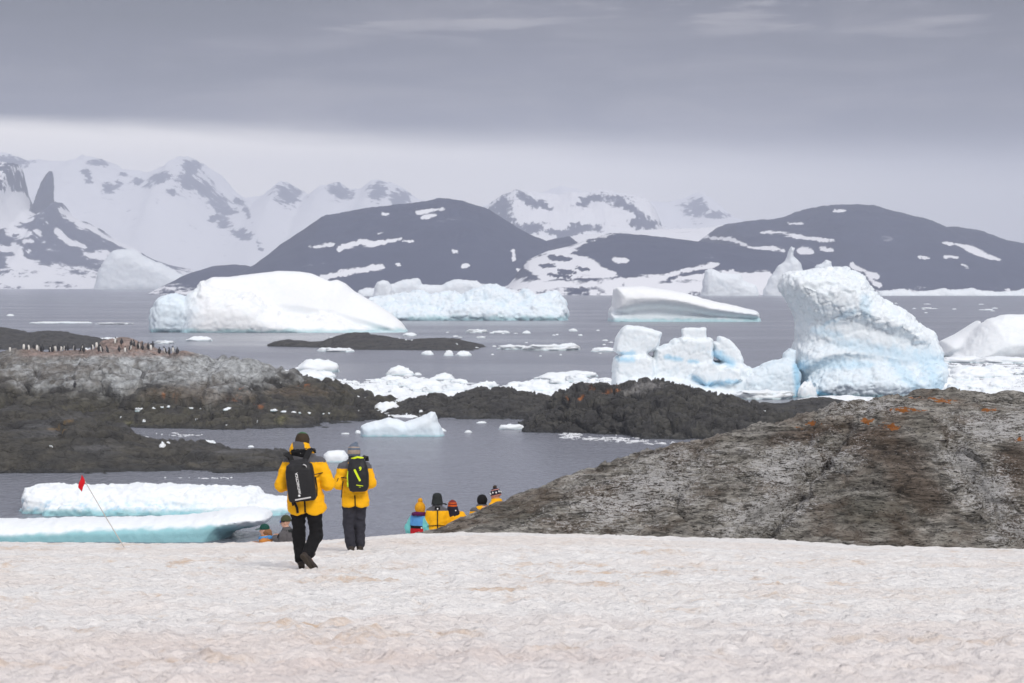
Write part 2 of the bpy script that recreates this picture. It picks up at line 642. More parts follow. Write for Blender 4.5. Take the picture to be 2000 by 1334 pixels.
def poly_field(px, py, polys, soft=5.0):
    m = np.full(len(px), -1.0)
    for q in polys:
        m = np.maximum(m, np.clip(-poly_sd(q, px, py) / soft, -1, 1))
    return m

def far_hill(name, label, sil, yr, yf, yb, nx, nf, nb, rough, snow_of, seed, wl, pf=0.9, pb=1.0, floor=0.0):
    V, F, ts = ridge(sil, yr, yf, yb, nx, nf, nb, base=-3.0, pf=pf, pb=pb)
    q = V[:, :2] / wl
    amp = np.clip(V[:, 2], 0, None) * rough
    V[:, 2] += amp * np.where(ts < 1, np.sin(np.clip(ts, 0, 1) * math.pi) ** 0.7, 0.25) * fbm(q, 5, seed, 0.55, 'r')
    V[:, 2] += np.clip(V[:, 2], 0, None) * (0.05 if floor == 0.0 else 0.07) * fbm(q * 7, 5, seed + 40, 0.64)
    V[:, 1] += yr * 0.012 * fbm(np.stack([V[:, 0], V[:, 2] * 2], 1) / wl, 4, seed + 80)
    px, py = proj(V)
    nw = 1.6 * fbm(np.stack([px / 22, py / 9], 1), 5, seed + 120, 0.6) + 0.7 * fbm(np.stack([px / 6, py / 3.5], 1), 3, seed + 130)
    s = snow_of(px, py, nw)
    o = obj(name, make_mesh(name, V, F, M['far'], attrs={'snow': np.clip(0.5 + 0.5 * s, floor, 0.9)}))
    tag(o, label, kind='structure')
    return o

# dark headland in the middle distance
def snowA(px, py, nw):
    s = seg_field(px + nw * 5, py + nw * 4, [(606, 483, 650, 477, 3.5), (662, 486, 700, 474, 5.5), (700, 472, 730, 476, 5), (730, 475, 785, 466, 4.5),
        (738, 456, 748, 453, 3), (815, 415, 865, 408, 5), (825, 424, 850, 420, 4), (748, 418, 758, 418, 3), (665, 537, 745, 520, 8), (630, 542, 670, 536, 5),
        (1001, 490, 1003, 508, 5), (1010, 528, 1022, 526, 4), (780, 470, 805, 470, 3), (885, 490, 893, 491, 2.5), (905, 520, 912, 518, 4), (775, 517, 782, 517, 3)], 0.78)
    return np.maximum(s, sstep(py, 540, 572) * (1.1 + nw * 1.3) - 0.95)
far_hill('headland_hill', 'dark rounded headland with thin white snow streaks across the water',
    [(380, 545), (400, 531), (430, 521), (470, 519), (500, 525), (520, 515), (545, 496), (565, 480), (600, 458), (625, 442), (645, 430), (690, 420), (745, 412),
     (800, 408), (830, 402), (870, 398), (905, 400), (940, 412), (980, 432), (1015, 454), (1040, 466), (1065, 476), (1085, 470), (1110, 466), (1140, 490), (1190, 540), (1210, 565)],
    3200, 2750, 3900, 400, 90, 16, 0.14, snowA, 3, 260.0, 0.85)

# low dark hump crossed by a snow tongue
def snowB(px, py, nw):
    s = poly_field(px + nw * 8, py + nw * 5, [[(1020, 515), (1060, 494), (1090, 480), (1115, 466), (1200, 452), (1200, 458), (1150, 471), (1122, 488), (1112, 496), (1150, 505), (1195, 528), (1215, 542), (1160, 545), (1060, 548), (1030, 530)]], 6)
    s = np.maximum(s, seg_field(px + nw * 7, py + nw * 4, [(1180, 551, 1300, 543, 6), (1300, 537, 1400, 516, 4), (1310, 547, 1430, 531, 4), (1350, 543, 1500, 536, 6),
        (1230, 560, 1500, 556, 10), (1000, 556, 1200, 556, 10), (1204, 508, 1220, 509, 5), (1420, 548, 1560, 545, 7)]))
    cut = seg_field(px + nw * 12, py + nw * 5, [(1075, 503, 1110, 506, 5), (1060, 521, 1085, 519, 4), (1090, 530, 1120, 533, 5), (1130, 524, 1150, 526, 4), (1075, 537, 1110, 540, 3)])
    s = np.where(cut > 0.1, -1, s)
    return np.maximum(s, sstep(py, 546, 575) * (1.1 + nw * 1.3) - 0.95)
far_hill('tongue_hill', 'low dark hill with a white snow tongue running down to the shore',
    [(985, 560), (1010, 528), (1030, 508), (1070, 492), (1110, 484), (1140, 473), (1190, 460), (1230, 460), (1300, 468), (1370, 477), (1430, 485), (1500, 495), (1560, 510), (1640, 545), (1680, 575)],
    3000, 2600, 3500, 340, 76, 14, 0.12, snowB, 11, 240.0, 0.85)

# long dark hill on the right
def snowC(px, py, nw):
    s = seg_field(px + nw * 6, py + nw * 4, [(1485, 453, 1530, 455, 4), (1530, 455, 1570, 464, 4.5), (1570, 464, 1628, 470, 4), (1380, 463, 1430, 468, 4), (1430, 468, 1465, 482, 4.5),
        (1470, 484, 1530, 488, 5), (1563, 490, 1585, 494, 6), (1605, 487, 1625, 489, 5), (1540, 436, 1570, 437, 3), (1795, 503, 1815, 504, 2.5), (1845, 502, 1870, 503, 2.5), (1880, 518, 1890, 520, 4),
        (1628, 411, 1650, 412, 3), (1845, 475, 1860, 476, 3), (1665, 520, 1710, 540, 7), (1700, 545, 1720, 560, 5)], 0.8)
    s = np.maximum(s, poly_field(px + nw * 5, py + nw * 4, [[(1866, 476), (1900, 481), (1962, 509), (1940, 507), (1893, 492)]], 4))
    return np.maximum(s, sstep(py, 552, 573) * (1.1 + nw * 1.3) - 0.95)
far_hill('long_hill', 'long dark hill with small snow patches rising behind the tall iceberg',
    [(1330, 560), (1360, 480), (1390, 458), (1410, 444), (1450, 438), (1490, 437), (1530, 428), (1565, 416), (1600, 413), (1640, 410), (1690, 415), (1750, 428), (1790, 440), (1812, 452), (1850, 450),
     (1885, 458), (1905, 470), (1950, 476), (1985, 488), (2040, 488), (2120, 470), (2250, 500), (2400, 560)],
    3700, 3050, 4500, 420, 90, 16, 0.15, snowC, 19, 280.0, 0.85)

# snow saddle behind the dark hills
far_hill('snow_saddle', 'smooth white snow saddle between the dark hills',
    [(960, 520), (1000, 470), (1020, 457), (1055, 460), (1095, 470), (1130, 458), (1200, 454), (1290, 449), (1350, 448), (1390, 444), (1440, 436), (1500, 440), (1560, 460), (1620, 520)],
    4200, 3800, 4500, 260, 40, 12, 0.02, lambda px, py, nw: np.ones(len(px)), 23, 700.0)

# rocky spire on the left
def snowE(px, py, nw):
    wx, wy = px + nw * 6, py + nw * 5
    s = poly_field(wx, wy, [[(-300, 470), (-300, 375), (0, 372), (45, 374), (62, 398), (55, 412), (66, 422), (45, 436), (15, 450)]], 6)
    s = np.maximum(s, seg_field(wx, wy, [(15, 452, 52, 456, 8), (70, 450, 78, 455, 5), (48, 472, 62, 470, 4), (111, 450, 130, 471, 6.5), (130, 471, 163, 481, 5.5),
        (135, 425, 160, 430, 5), (155, 437, 186, 449, 6.5), (190, 451, 232, 476, 4.5), (232, 476, 275, 492, 5), (165, 498, 205, 498, 7), (0, 483, 40, 490, 6), (28, 482, 46, 512, 8),
        (20, 512, 100, 530, 12), (120, 410, 135, 420, 4)]))
    s = np.where((px > 58) & (px < 107) & (py < 412), -1, s)
    s = np.where((px < 46) & (py < 366), -0.25 + nw * 1.3, s)
    return np.maximum(s, sstep(py, 500, 548) * 1.5 - 0.9 + nw * 1.0)
spire_hill = far_hill('spire_mountain', 'dark mountain with a leaning rock spire and snow patches',
    [(-420, 470), (-250, 380), (-120, 330), (-40, 318), (0, 324), (20, 322), (40, 326), (45, 345), (46, 368), (56, 392), (66, 410), (84, 420), (104, 412), (112, 400), (118, 397),
     (124, 402), (140, 425), (160, 430), (190, 447), (225, 470), (262, 487), (300, 508), (330, 518), (370, 526), (410, 540), (440, 552)],
    5200, 4550, 5420, 440, 80, 16, 0.05, snowE, 31, 370.0, 1.3, 3.0, 0.08)

# snowy rock massif in the gap
def snowD(px, py, nw):
    n2 = fbm(np.stack([(px - py * 0.4) / 8, (py + px * 0.3) / 12], 1), 5, 77, 0.62)
    r = blob_field(px + nw * 6, py + nw * 5, [(978, 402, 36, 16, -35), (1030, 392, 30, 10, 25), (975, 428, 40, 16), (1020, 446, 60, 15), (1060, 400, 22, 8, 20), (1165, 388, 34, 8), (1205, 394, 45, 12, 20),
        (1245, 412, 40, 13, 35), (1262, 436, 34, 12), (1140, 446, 48, 12), (1100, 455, 40, 10), (1140, 400, 20, 9)])
    return np.clip(-(r - 0.12) * 1.6 + n2 * 1.7, -1, 1)
far_hill('snowy_massif', 'snowy massif with grey rock ribs behind the two dark hills',
    [(900, 500), (935, 430), (955, 404), (985, 386), (1005, 379), (1040, 378), (1065, 385), (1090, 384), (1115, 378), (1150, 381), (1175, 376), (1205, 382), (1240, 386), (1262, 396), (1275, 412), (1286, 438), (1300, 450), (1340, 500)],
    6000, 5450, 6500, 300, 60, 16, 0.10, snowD, 37, 340.0, 1.2, 1.0, 0.12)

# far white mountains fading into the cloud
def snowF(px, py, nw):
    n2 = fbm(np.stack([(px - py * 0.5) / 9, (py + px * 0.3) / 13], 1), 5, 91, 0.62)
    r = blob_field(px + nw * 7, py + nw * 6, [(30, 318, 30, 10), (10, 312, 20, 8), (375, 325, 24, 14), (368, 350, 24, 24), (395, 366, 32, 17, 38), (425, 394, 32, 17, 40), (443, 411, 22, 10, 20), (424, 426, 18, 9), (440, 440, 18, 10),
        (475, 458, 24, 11, 15), (505, 476, 5, 14, -20), (172, 345, 8, 20, -20), (192, 318, 22, 7), (212, 366, 13, 13), (232, 360, 7, 12), (268, 357, 13, 9), (290, 362, 11, 7), (312, 348, 24, 10, -15), (335, 376, 11, 8),
        (240, 341, 12, 5), (466, 394, 9, 9), (482, 412, 6, 18, -25), (561, 380, 28, 20), (665, 374, 28, 16, 20), (738, 374, 22, 18, -30), (782, 388, 24, 17), (1360, 408, 25, 22), (1395, 420, 30, 8)])
    return np.clip(-(r - 0.10) * 1.6 + n2 * 1.6, -1, 1)
far_hill('white_mountains', 'far white mountains with scattered rock faces fading into the cloud',
    [(-500, 330), (-200, 300), (0, 304), (30, 308), (60, 318), (100, 322), (150, 324), (185, 312), (215, 318), (240, 332), (290, 344), (320, 340), (345, 330), (358, 314), (385, 314), (405, 326), (430, 345), (455, 372), (480, 392),
     (520, 386), (548, 366), (562, 357), (585, 372), (610, 385), (640, 366), (665, 360), (690, 376), (715, 372), (735, 355), (765, 362), (790, 372), (820, 394), (900, 410), (1000, 400), (1060, 380), (1095, 368), (1130, 378),
     (1220, 392), (1290, 398), (1330, 392), (1360, 380), (1385, 396), (1420, 428), (1500, 452), (1700, 470), (2000, 480), (2500, 500)],
    9000, 7500, 9900, 720, 72, 14, 0.05, snowF, 43, 620.0, 1.0, 1.0, 0.12)

# ------------------------------------------------------------------ rock islets
def mixc(a, b, t):
    a = np.asarray(a, float)
    b = np.asarray(b, float)
    if a.ndim == 1:
        a = a[None]
    if b.ndim == 1:
        b = b[None]
    return a + (b - a) * np.asarray(t)[:, None]

def rocky(V, F, big, amp, seed, tilt=0.0, stretch=(1.0, 1.0, 1.0), cracks=1.0, ledge=0.22):
    """break a smooth landform into blocks, ledges and cracks"""
    N = vnormals(V, F)
    P = V * np.asarray(stretch) / big
    if tilt:
        c, s = math.cos(tilt), math.sin(tilt)
        P = np.stack([P[:, 0] * c + P[:, 2] * s, P[:, 1], -P[:, 0] * s + P[:, 2] * c], 1)
    Pw = P + 0.22 * np.stack([fbm(P * 1.3, 3, seed + 7), fbm(P * 1.3, 3, seed + 8), fbm(P * 1.3, 3, seed + 9)], 1)
    f1, f2, cid = worley(Pw, seed)
    g1, g2, cid2 = worley(Pw * 3.1, seed + 1)
    # rounded blocks that meet in sharp creases, at two sizes
    d = amp * ((cid - 0.5) * 0.7 + 0.9 * cracks * (np.sqrt(np.clip(1 - (f1 / 0.95) ** 2, 0, 1)) - 0.7) - 0.75 * cracks * (1 - sstep(f2 - f1, 0.0, 0.11)))
    d += amp * 0.36 * ((cid2 - 0.5) * 0.7 + 0.9 * cracks * (np.sqrt(np.clip(1 - (g1 / 0.95) ** 2, 0, 1)) - 0.7) - 0.6 * cracks * (1 - sstep(g2 - g1, 0.0, 0.13)))
    d += amp * 0.45 * fbm(P * 0.7, 3, seed + 2) + amp * 0.10 * fbm(P * 6, 4, seed + 3, 0.6)
    # ledges: a saw-tooth along the tilted bedding, broken up by the blocks
    u = P[:, 2] * 2.2 + P[:, 0] * 0.35 + P[:, 1] * 0.5 + 0.8 * fbm(P * 0.8, 3, seed + 12) + cid * 0.9
    d += amp * ledge * ((u - np.floor(u)) ** 1.5 - 0.4)
    u = P[:, 2] * 5.1 - P[:, 0] * 1.1 + 0.9 * fbm(P * 1.7, 3, seed + 13) + cid2 * 0.8
    d += amp * ledge * 0.4 * ((u - np.floor(u)) ** 1.5 - 0.4)
    return V + N * d[:, None]

def islet(name, label, sil, yr, yf, yb, nx, nf, nb, big, amp, seed, color, pf=0.75, **kw):
    V, F, ts = ridge(sil, yr, yf, yb, nx, nf, nb, base=-1.2, pf=pf, pb=0.9)
    V = rocky(V, F, big, amp, seed, **kw)
    px, py = proj(V)
    nz = fbm(V / 2.2, 5, seed + 60)
    o = obj(name, make_mesh(name, V, F, M['rock'], attrs={'col': color(V, px, py, nz)}))
    tag(o, label, 'islet')
    return o, V, F

DARK = (0.032, 0.030, 0.027)
OLIVE = (0.054, 0.050, 0.035)
WET = (0.026, 0.027, 0.027)
GUANO = (0.34, 0.355, 0.36)
RUST = (0.24, 0.085, 0.022)

def col_main(V, px, py, nz):
    nb = fbm(V / 0.8, 4, 5)
    c = mixc(DARK, OLIVE, sstep(nz, -0.3, 0.3))
    pale = sstep(np.interp(px, [-200, 0, 250, 330, 420, 460, 520, 700], [745, 750, 758, 745, 772, 760, 740, 700]) - py + nz * 60 + 14 * fbm(V / 6.0, 3, 12), -28, 30)
    c = mixc(c, mixc((0.135, 0.125, 0.112), GUANO, sstep(nb * 0.6 + fbm(V / 5.0, 3, 9) * 0.9 + 0.35 * sstep(px, 100, 330), -0.25, 0.55)), pale * (0.65 + 0.35 * sstep(nb, -0.5, 0.2)))
    brown = sstep(blob_field(px, py, [(350, 765, 160, 26), (580, 765, 120, 22), (430, 775, 150, 20)]) + nz * 0.8, 0.3, 0.8)
    c = mixc(c, (0.100, 0.070, 0.042), brown * 0.45)
    c = mixc(c, RUST, sstep(blob_field(px, py, [(312, 770, 22, 8), (345, 772, 18, 6), (475, 760, 25, 8), (510, 792, 18, 14), (600, 750, 25, 10), (465, 782, 30, 8)]) + nb * 1.5, 0.55, 1.1) * 0.7)
    c = mixc(c, (0.13, 0.125, 0.06), sstep(blob_field(px, py, [(255, 828, 30, 12), (550, 820, 20, 20)]) + nb * 0.9, 0.3, 0.9) * 0.7)
    top = sstep(700 - py + nz * 5, 0, 8) * sstep(px, 20, 60) * sstep(px, 400, 350)
    c = mixc(c, (0.24, 0.175, 0.15), top * (0.55 + 0.45 * sstep(nb, -0.2, 0.3)))
    return mixc(c, WET, sstep(V[:, 2] + nz * 0.2, 0.45, 0.15))

main_islet, mainV, mainF = islet('rock_islet', 'large rock islet with pale guano top where penguins stand',
    [(-260, 712), (-150, 700), (0, 690), (60, 689), (130, 690), (192, 688), (205, 678), (240, 675), (262, 678), (275, 685), (300, 688), (335, 692), (370, 697), (400, 706), (430, 717), (452, 721), (470, 715), (495, 713), (520, 719), (548, 735), (565, 739), (575, 736), (590, 742),
     (640, 750), (662, 762), (674, 775), (700, 786), (720, 790), (755, 797), (785, 812), (800, 826)],
    300, [(-260, 262), (300, 262), (400, 259), (700, 256), (760, 262), (800, 290)], 340, 500, 150, 24, 5.2, 1.8, 101, col_main, pf=0.62, stretch=(0.6, 0.9, 1.5), tilt=-0.25, cracks=0.7, ledge=0.3)

def col_low(V, px, py, nz):
    nb = fbm(V / 0.7, 4, 6)
    c = mixc((0.030, 0.029, 0.026), (0.052, 0.048, 0.038), sstep(nz, -0.3, 0.3))
    c = mixc(c, (0.022, 0.021, 0.019), sstep(blob_field(px, py, [(55, 830, 90, 16, -8)]) + nb * 0.6, 0.3, 0.6))
    c = mixc(c, (0.16, 0.10, 0.035), sstep(blob_field(px, py, [(135, 822, 22, 8), (112, 838, 30, 6)]) + nb * 0.9, 0.4, 0.9) * 0.8)
    c = mixc(c, (0.095, 0.095, 0.097), sstep(fbm(V * np.array([0.12, 0.12, 1.2]), 4, 66), 0.05, 0.35) * 0.6)
    return mixc(c, WET, sstep(V[:, 2] + nz * 0.2, 0.40, 0.12))
low_islet, lowV, lowF = islet('rock_islet', 'low smooth dark rock shelf with a white ice lump on its back',
    [(-200, 815), (-80, 808), (0, 806), (50, 807), (100, 810), (140, 818), (190, 832), (240, 846), (300, 858), (340, 866), (370, 876), (410, 884), (450, 890), (490, 893), (520, 895), (545, 903), (560, 915), (575, 926)],
    [(-200, 222), (300, 215), (575, 204)], [(-200, 196), (0, 197), (220, 197), (400, 198), (540, 196), (575, 200)], 236, 420, 130, 20, 4.6, 1.0, 131, col_low, pf=0.8, stretch=(0.32, 0.7, 2.5), tilt=0.28, cracks=0.7, ledge=0.4)

def col_mid(V, px, py, nz):
    c = mixc((0.028, 0.027, 0.026), (0.046, 0.044, 0.038), sstep(nz, -0.3, 0.3))
    return mixc(c, WET, sstep(V[:, 2] + nz * 0.2, 0.40, 0.12))
mid_islet, midV, midF = islet('rock_islet', 'low dark rock islet behind the small arched ice chunk',
    [(745, 815), (770, 795), (800, 786), (830, 778), (850, 773), (860, 776), (874, 784), (900, 772), (925, 766), (945, 762), (985, 763), (1040, 769), (1070, 776), (1095, 784), (1130, 800), (1160, 822)],
    298, [(745, 276), (830, 272), (930, 274), (1000, 273), (1160, 278)], 322, 300, 80, 20, 2.6, 0.7, 151, col_mid, pf=0.7, stretch=(0.7, 1, 1.3))

def col_boulder(V, px, py, nz):
    nb = fbm(V / 0.5, 4, 8)
    c = mixc((0.028, 0.027, 0.026), (0.048, 0.046, 0.039), sstep(nz, -0.3, 0.3))
    c = mixc(c, (0.19, 0.185, 0.18), sstep(blob_field(px, py, [(1262, 752, 60, 12), (1240, 765, 40, 10)]) + nb * 0.7, 0.25, 0.8) * 0.8)
    c = mixc(c, RUST, sstep(blob_field(px, py, [(1155, 760, 16, 7), (1185, 765, 18, 8), (1110, 778, 10, 6), (1205, 762, 14, 6), (1135, 776, 10, 8)]) + nb * 1.3, 0.5, 1.0))
    return mixc(c, WET, sstep(V[:, 2] + nz * 0.2, 0.40, 0.12))
boulder_islet, bouV, bouF = islet('rock_islet', 'cracked dark boulder islet in front of the blue block iceberg',
    [(1008, 858), (1020, 842), (1040, 818), (1065, 803), (1085, 788), (1105, 770), (1128, 761), (1150, 757), (1175, 752), (1205, 756), (1235, 747), (1270, 744), (1298, 750), (1320, 758), (1345, 762), (1375, 768), (1405, 776), (1440, 786), (1480, 797),
     (1520, 810), (1560, 826), (1600, 845)],
    [(1008, 256), (1250, 268), (1600, 262)], [(1008, 250), (1120, 251), (1180, 249), (1240, 242), (1320, 240), (1600, 238)], 292, 400, 125, 20, 2.6, 1.1, 171, col_boulder, pf=0.6)

back_islet, _, _ = islet('rock_islet', 'low dark rock islet at the foot of the tall iceberg',
    [(1430, 806), (1460, 792), (1490, 788), (1520, 790), (1560, 782), (1590, 778), (1620, 779), (1650, 785), (1690, 792), (1720, 808)],
    296, [(1430, 286), (1500, 279), (1720, 286)], 308, 170, 36, 12, 2.4, 0.30, 191, col_mid, pf=0.7, stretch=(0.6, 1, 1.4))
islet('rock_islet', 'far dark rock islet behind the penguin ridge',
    [(-160, 640), (-60, 634), (0, 640), (25, 646), (50, 651), (80, 648), (115, 647), (135, 654), (165, 659), (195, 665), (215, 673), (228, 684)],
    600, 548, 640, 200, 50, 14, 4.0, 0.5, 211, col_mid, pf=0.7, stretch=(0.6, 1, 1.4))
ctr_islet, ctrV, ctrF = islet('rock_islet', 'thin dark rock islet in front of the big white dome iceberg',
    [(520, 674), (535, 669), (560, 665), (600, 668), (630, 668), (655, 659), (680, 651), (715, 650), (740, 655), (770, 661), (800, 665), (840, 662), (865, 661), (895, 664), (925, 671), (955, 680), (985, 688), (1000, 694)],
    585, [(520, 584), (600, 572), (700, 552), (850, 540), (960, 530), (1000, 528)], 612, 260, 50, 14, 4.0, 0.45, 231, col_mid, pf=0.7, stretch=(0.6, 1, 1.4))

# ------------------------------------------------------------------ snow field in the foreground
SY = [-40, 0, 10, 20, 35, 40.8, 44, 47, 48.5, 50, 52, 55, 70, 90, 112]
SH = [1.0, 1.25, 1.58, 2.62, 3.93, 4.31, 4.52, 4.72, 4.92, 5.30, 5.95, 6.8, 10.6, 15.4, 17.5]
EPX = np.array([-400, 0, 300, 520, 640, 760, 900, 980, 1200, 1500, 1700, 2000, 2400], float)
EPY = np.array([1060, 1057, 1060, 1058, 1053, 1043, 1038, 1038, 1043, 1050, 1061, 1067, 1070], float)
def snow_z(x, y):
    x = np.asarray(x, float)
    y = np.asarray(y, float)
    # smooth the profile with a small box average
    h = sum(np.interp(y + o, SY, SH) for o in (-0.9, -0.45, 0, 0.45, 0.9)) / 5
    px = 1000 + FOC * x / np.maximum(y, 20)
    d = (np.interp(px, EPX, EPY) - 1050.2) / FOC * 47
    return EYE - h - d * sstep(y, 34, 46) * sstep(y, 75, 52)

rows = np.concatenate([np.linspace(-6, 7, 14)[:-1], 7 + (44 - 7) * np.linspace(0, 1, 390) ** 1.15, np.linspace(44, 49, 90)[1:], np.linspace(49, 62, 70)[1:], np.linspace(62, 110, 40)[1:]])
nc = 370
ss = np.linspace(-1, 1, nc)
ss = np.sign(ss) * (0.72 * np.abs(ss) + 0.28 * np.abs(ss) ** 3)
Y = np.repeat(rows, nc)
X = (np.maximum(rows, 4)[:, None] * 0.34 + 2.5)[:, None, :].reshape(-1, 1) * ss[None, :]
X = X.ravel()
Z = snow_z(X, Y)
q = np.stack([X, Y], 1)
lump = fbm(q * np.array([2.6, 2.2]), 4, 301, 0.55, 'b')
lump2 = fbm(q * 6.5, 3, 311, 0.6, 'b')
swell = fbm(q * 0.35, 3, 321)
Z = Z + (0.085 * lump + 0.045 * lump2) * (0.45 + 0.55 * sstep(Y, 46, 38)) + 0.035 * swell * sstep(Y, 46, 30)
snowV = np.stack([X, Y, Z], 1)
snowF = grid_faces(len(rows), nc)
o = obj('snow_field', make_mesh('snow_field', snowV, snowF, M['snow']))
tag(o, 'lumpy white summer snow slope with pink and tan stains', kind='structure')
SNOW_BVH = bvh_of(snowV, snowF)
def on_snow(x, y):
    hit = SNOW_BVH.ray_cast(Vector((x, y, 40)), Vector((0, 0, -1)))
    return hit[0].z

# ------------------------------------------------------------------ lichen covered rock beside the snow
sil = [(760, 1062), (800, 1046), (822, 1040), (870, 1027), (905, 1011), (940, 995), (1000, 973), (1040, 959), (1080, 944), (1150, 921), (1240, 895), (1290, 881), (1340, 866), (1400, 851), (1440, 846), (1500, 836), (1560, 826), (1590, 815),
       (1620, 802), (1650, 792), (1690, 783), (1720, 776), (1760, 771), (1800, 769), (1860, 771), (1920, 773), (1980, 774), (2060, 780), (2200, 800), (2400, 860), (2600, 960)]
V, F, ts = ridge(sil, [(760, 47.6), (900, 48.4), (1100, 50), (1400, 51.8), (1700, 53), (2600, 54)], [(760, 46.2), (900, 45.6), (1300, 45.2), (2000, 44.6), (2600, 44)], [(760, 49.0), (900, 50.2), (1100, 56), (1400, 64), (2600, 66)], 600, 195, 36, base=0.0, pf=1.0, pb=1.0)
# rebuild heights so that the foot follows the snow surface
nx_ = 600
Vg = V.reshape(-1, nx_, 3)
tg = ts.reshape(-1, nx_)
crest = Vg[194, :, 2].copy()
foot = snow_z(Vg[0, :, 0], Vg[0, :, 1]) - 0.55
back = snow_z(Vg[-1, :, 0], Vg[-1, :, 1]) - 0.5
t = np.clip(tg, 0, 1)
zf = foot + (crest - foot) * (0.35 * t + 0.65 * np.sin(t * math.pi / 2) ** 0.95)
u = np.clip(tg - 1, 0, 1)
zb = back + (crest - back) * np.cos(u * math.pi / 2) ** 1.2
Vg[..., 2] = np.where(tg <= 1, zf, zb)
V = Vg.reshape(-1, 3)
V = V.copy()
px0, py0 = proj(V)
# broad folds and gullies of the outcrop
fold = np.full(len(V), 0.0)
fold -= 0.38 * np.clip(seg_field(px0, py0, [(1660, 830, 1560, 960, 26), (1560, 960, 1470, 1040, 30)]), 0, 1)
fold += 0.45 * np.clip(blob_field(px0, py0, [(1730, 960, 190, 130, 20)]), 0, 1)
fold += 0.35 * np.clip(blob_field(px0, py0, [(1760, 835, 130, 26, 6)]), 0, 1)
fold -= 0.25 * np.clip(seg_field(px0, py0, [(1860, 870, 1990, 1040, 30)]), 0, 1)
fold += 0.25 * np.clip(blob_field(px0, py0, [(1130, 990, 170, 50, -15), (1400, 900, 160, 50, -15)]), 0, 1)
V += vnormals(V, F) * (fold * sstep(ts, 0.02, 0.3) * sstep(ts, 1.2, 0.9))[:, None]
V_smooth = V.copy()
V = rocky(V, F, 1.5, 0.20, 401, tilt=-0.42, stretch=(0.55, 0.8, 1.9), cracks=0.7, ledge=0.45)
V = rocky(V, F, 0.36, 0.034, 421, tilt=-0.42, stretch=(0.6, 0.8, 1.7), cracks=0.8)
V += vnormals(V, F) * (0.016 * fbm(V * 14, 3, 431, 0.6))[:, None]
V = V_smooth + (V - V_smooth) * (0.25 + 0.75 * sstep(px0, 900, 1350))[:, None]
px, py = proj(V)
nz = fbm(V / 0.8, 5, 441)
nb = fbm(V / 0.25, 4, 451)
c = mixc((0.25, 0.235, 0.205), (0.42, 0.40, 0.36), sstep(nz, -0.35, 0.35))
c = mixc(c, (0.125, 0.095, 0.072), sstep(blob_field(px, py, [(1730, 880, 120, 60, 15), (1790, 950, 110, 60, 35), (1560, 850, 120, 22, -10), (1980, 900, 60, 60)]) + nz * 0.5, 0.1, 0.6) * 0.85)
c = mixc(c, (0.13, 0.125, 0.10), sstep(blob_field(px, py, [(1700, 1000, 140, 60), (1010, 1000, 120, 40)]) + nz * 0.5, 0.2, 0.7) * 0.7)
pale = np.maximum(blob_field(px, py, [(1560, 905, 130, 45, -12), (1520, 935, 80, 25), (1930, 960, 60, 90, -35), (1880, 900, 40, 60, -40), (1500, 1000, 110, 50, -25), (1250, 960, 200, 60, -20), (1960, 830, 130, 40), (1980, 1030, 80, 30), (1690, 795, 90, 18)]), -0.6)
pale = np.clip(pale * 0.8 + nz * 0.75 + nb * 0.3, -0.7, 1)
lich = blob_field(px, py, [(1740, 832, 42, 16, 10), (1690, 822, 30, 10), (1840, 782, 42, 10, 10), (1590, 826, 24, 8), (1560, 835, 18, 6), (1790, 776, 30, 6), (1930, 800, 30, 8), (1770, 800, 60, 10), (1990, 860, 20, 10)])
lich = np.clip(lich * 1.3 + nb * 0.8, -1, 1)
o = obj('rock_outcrop', make_mesh('rock_outcrop', V, F, M['near_rock'], attrs={'col': c, 'pale': pale, 'lichen': lich}))
tag(o, 'big grey rock outcrop with white streaks and orange lichen beside the snow', 'rock')
OUTCROP_BVH = bvh_of(V, F)

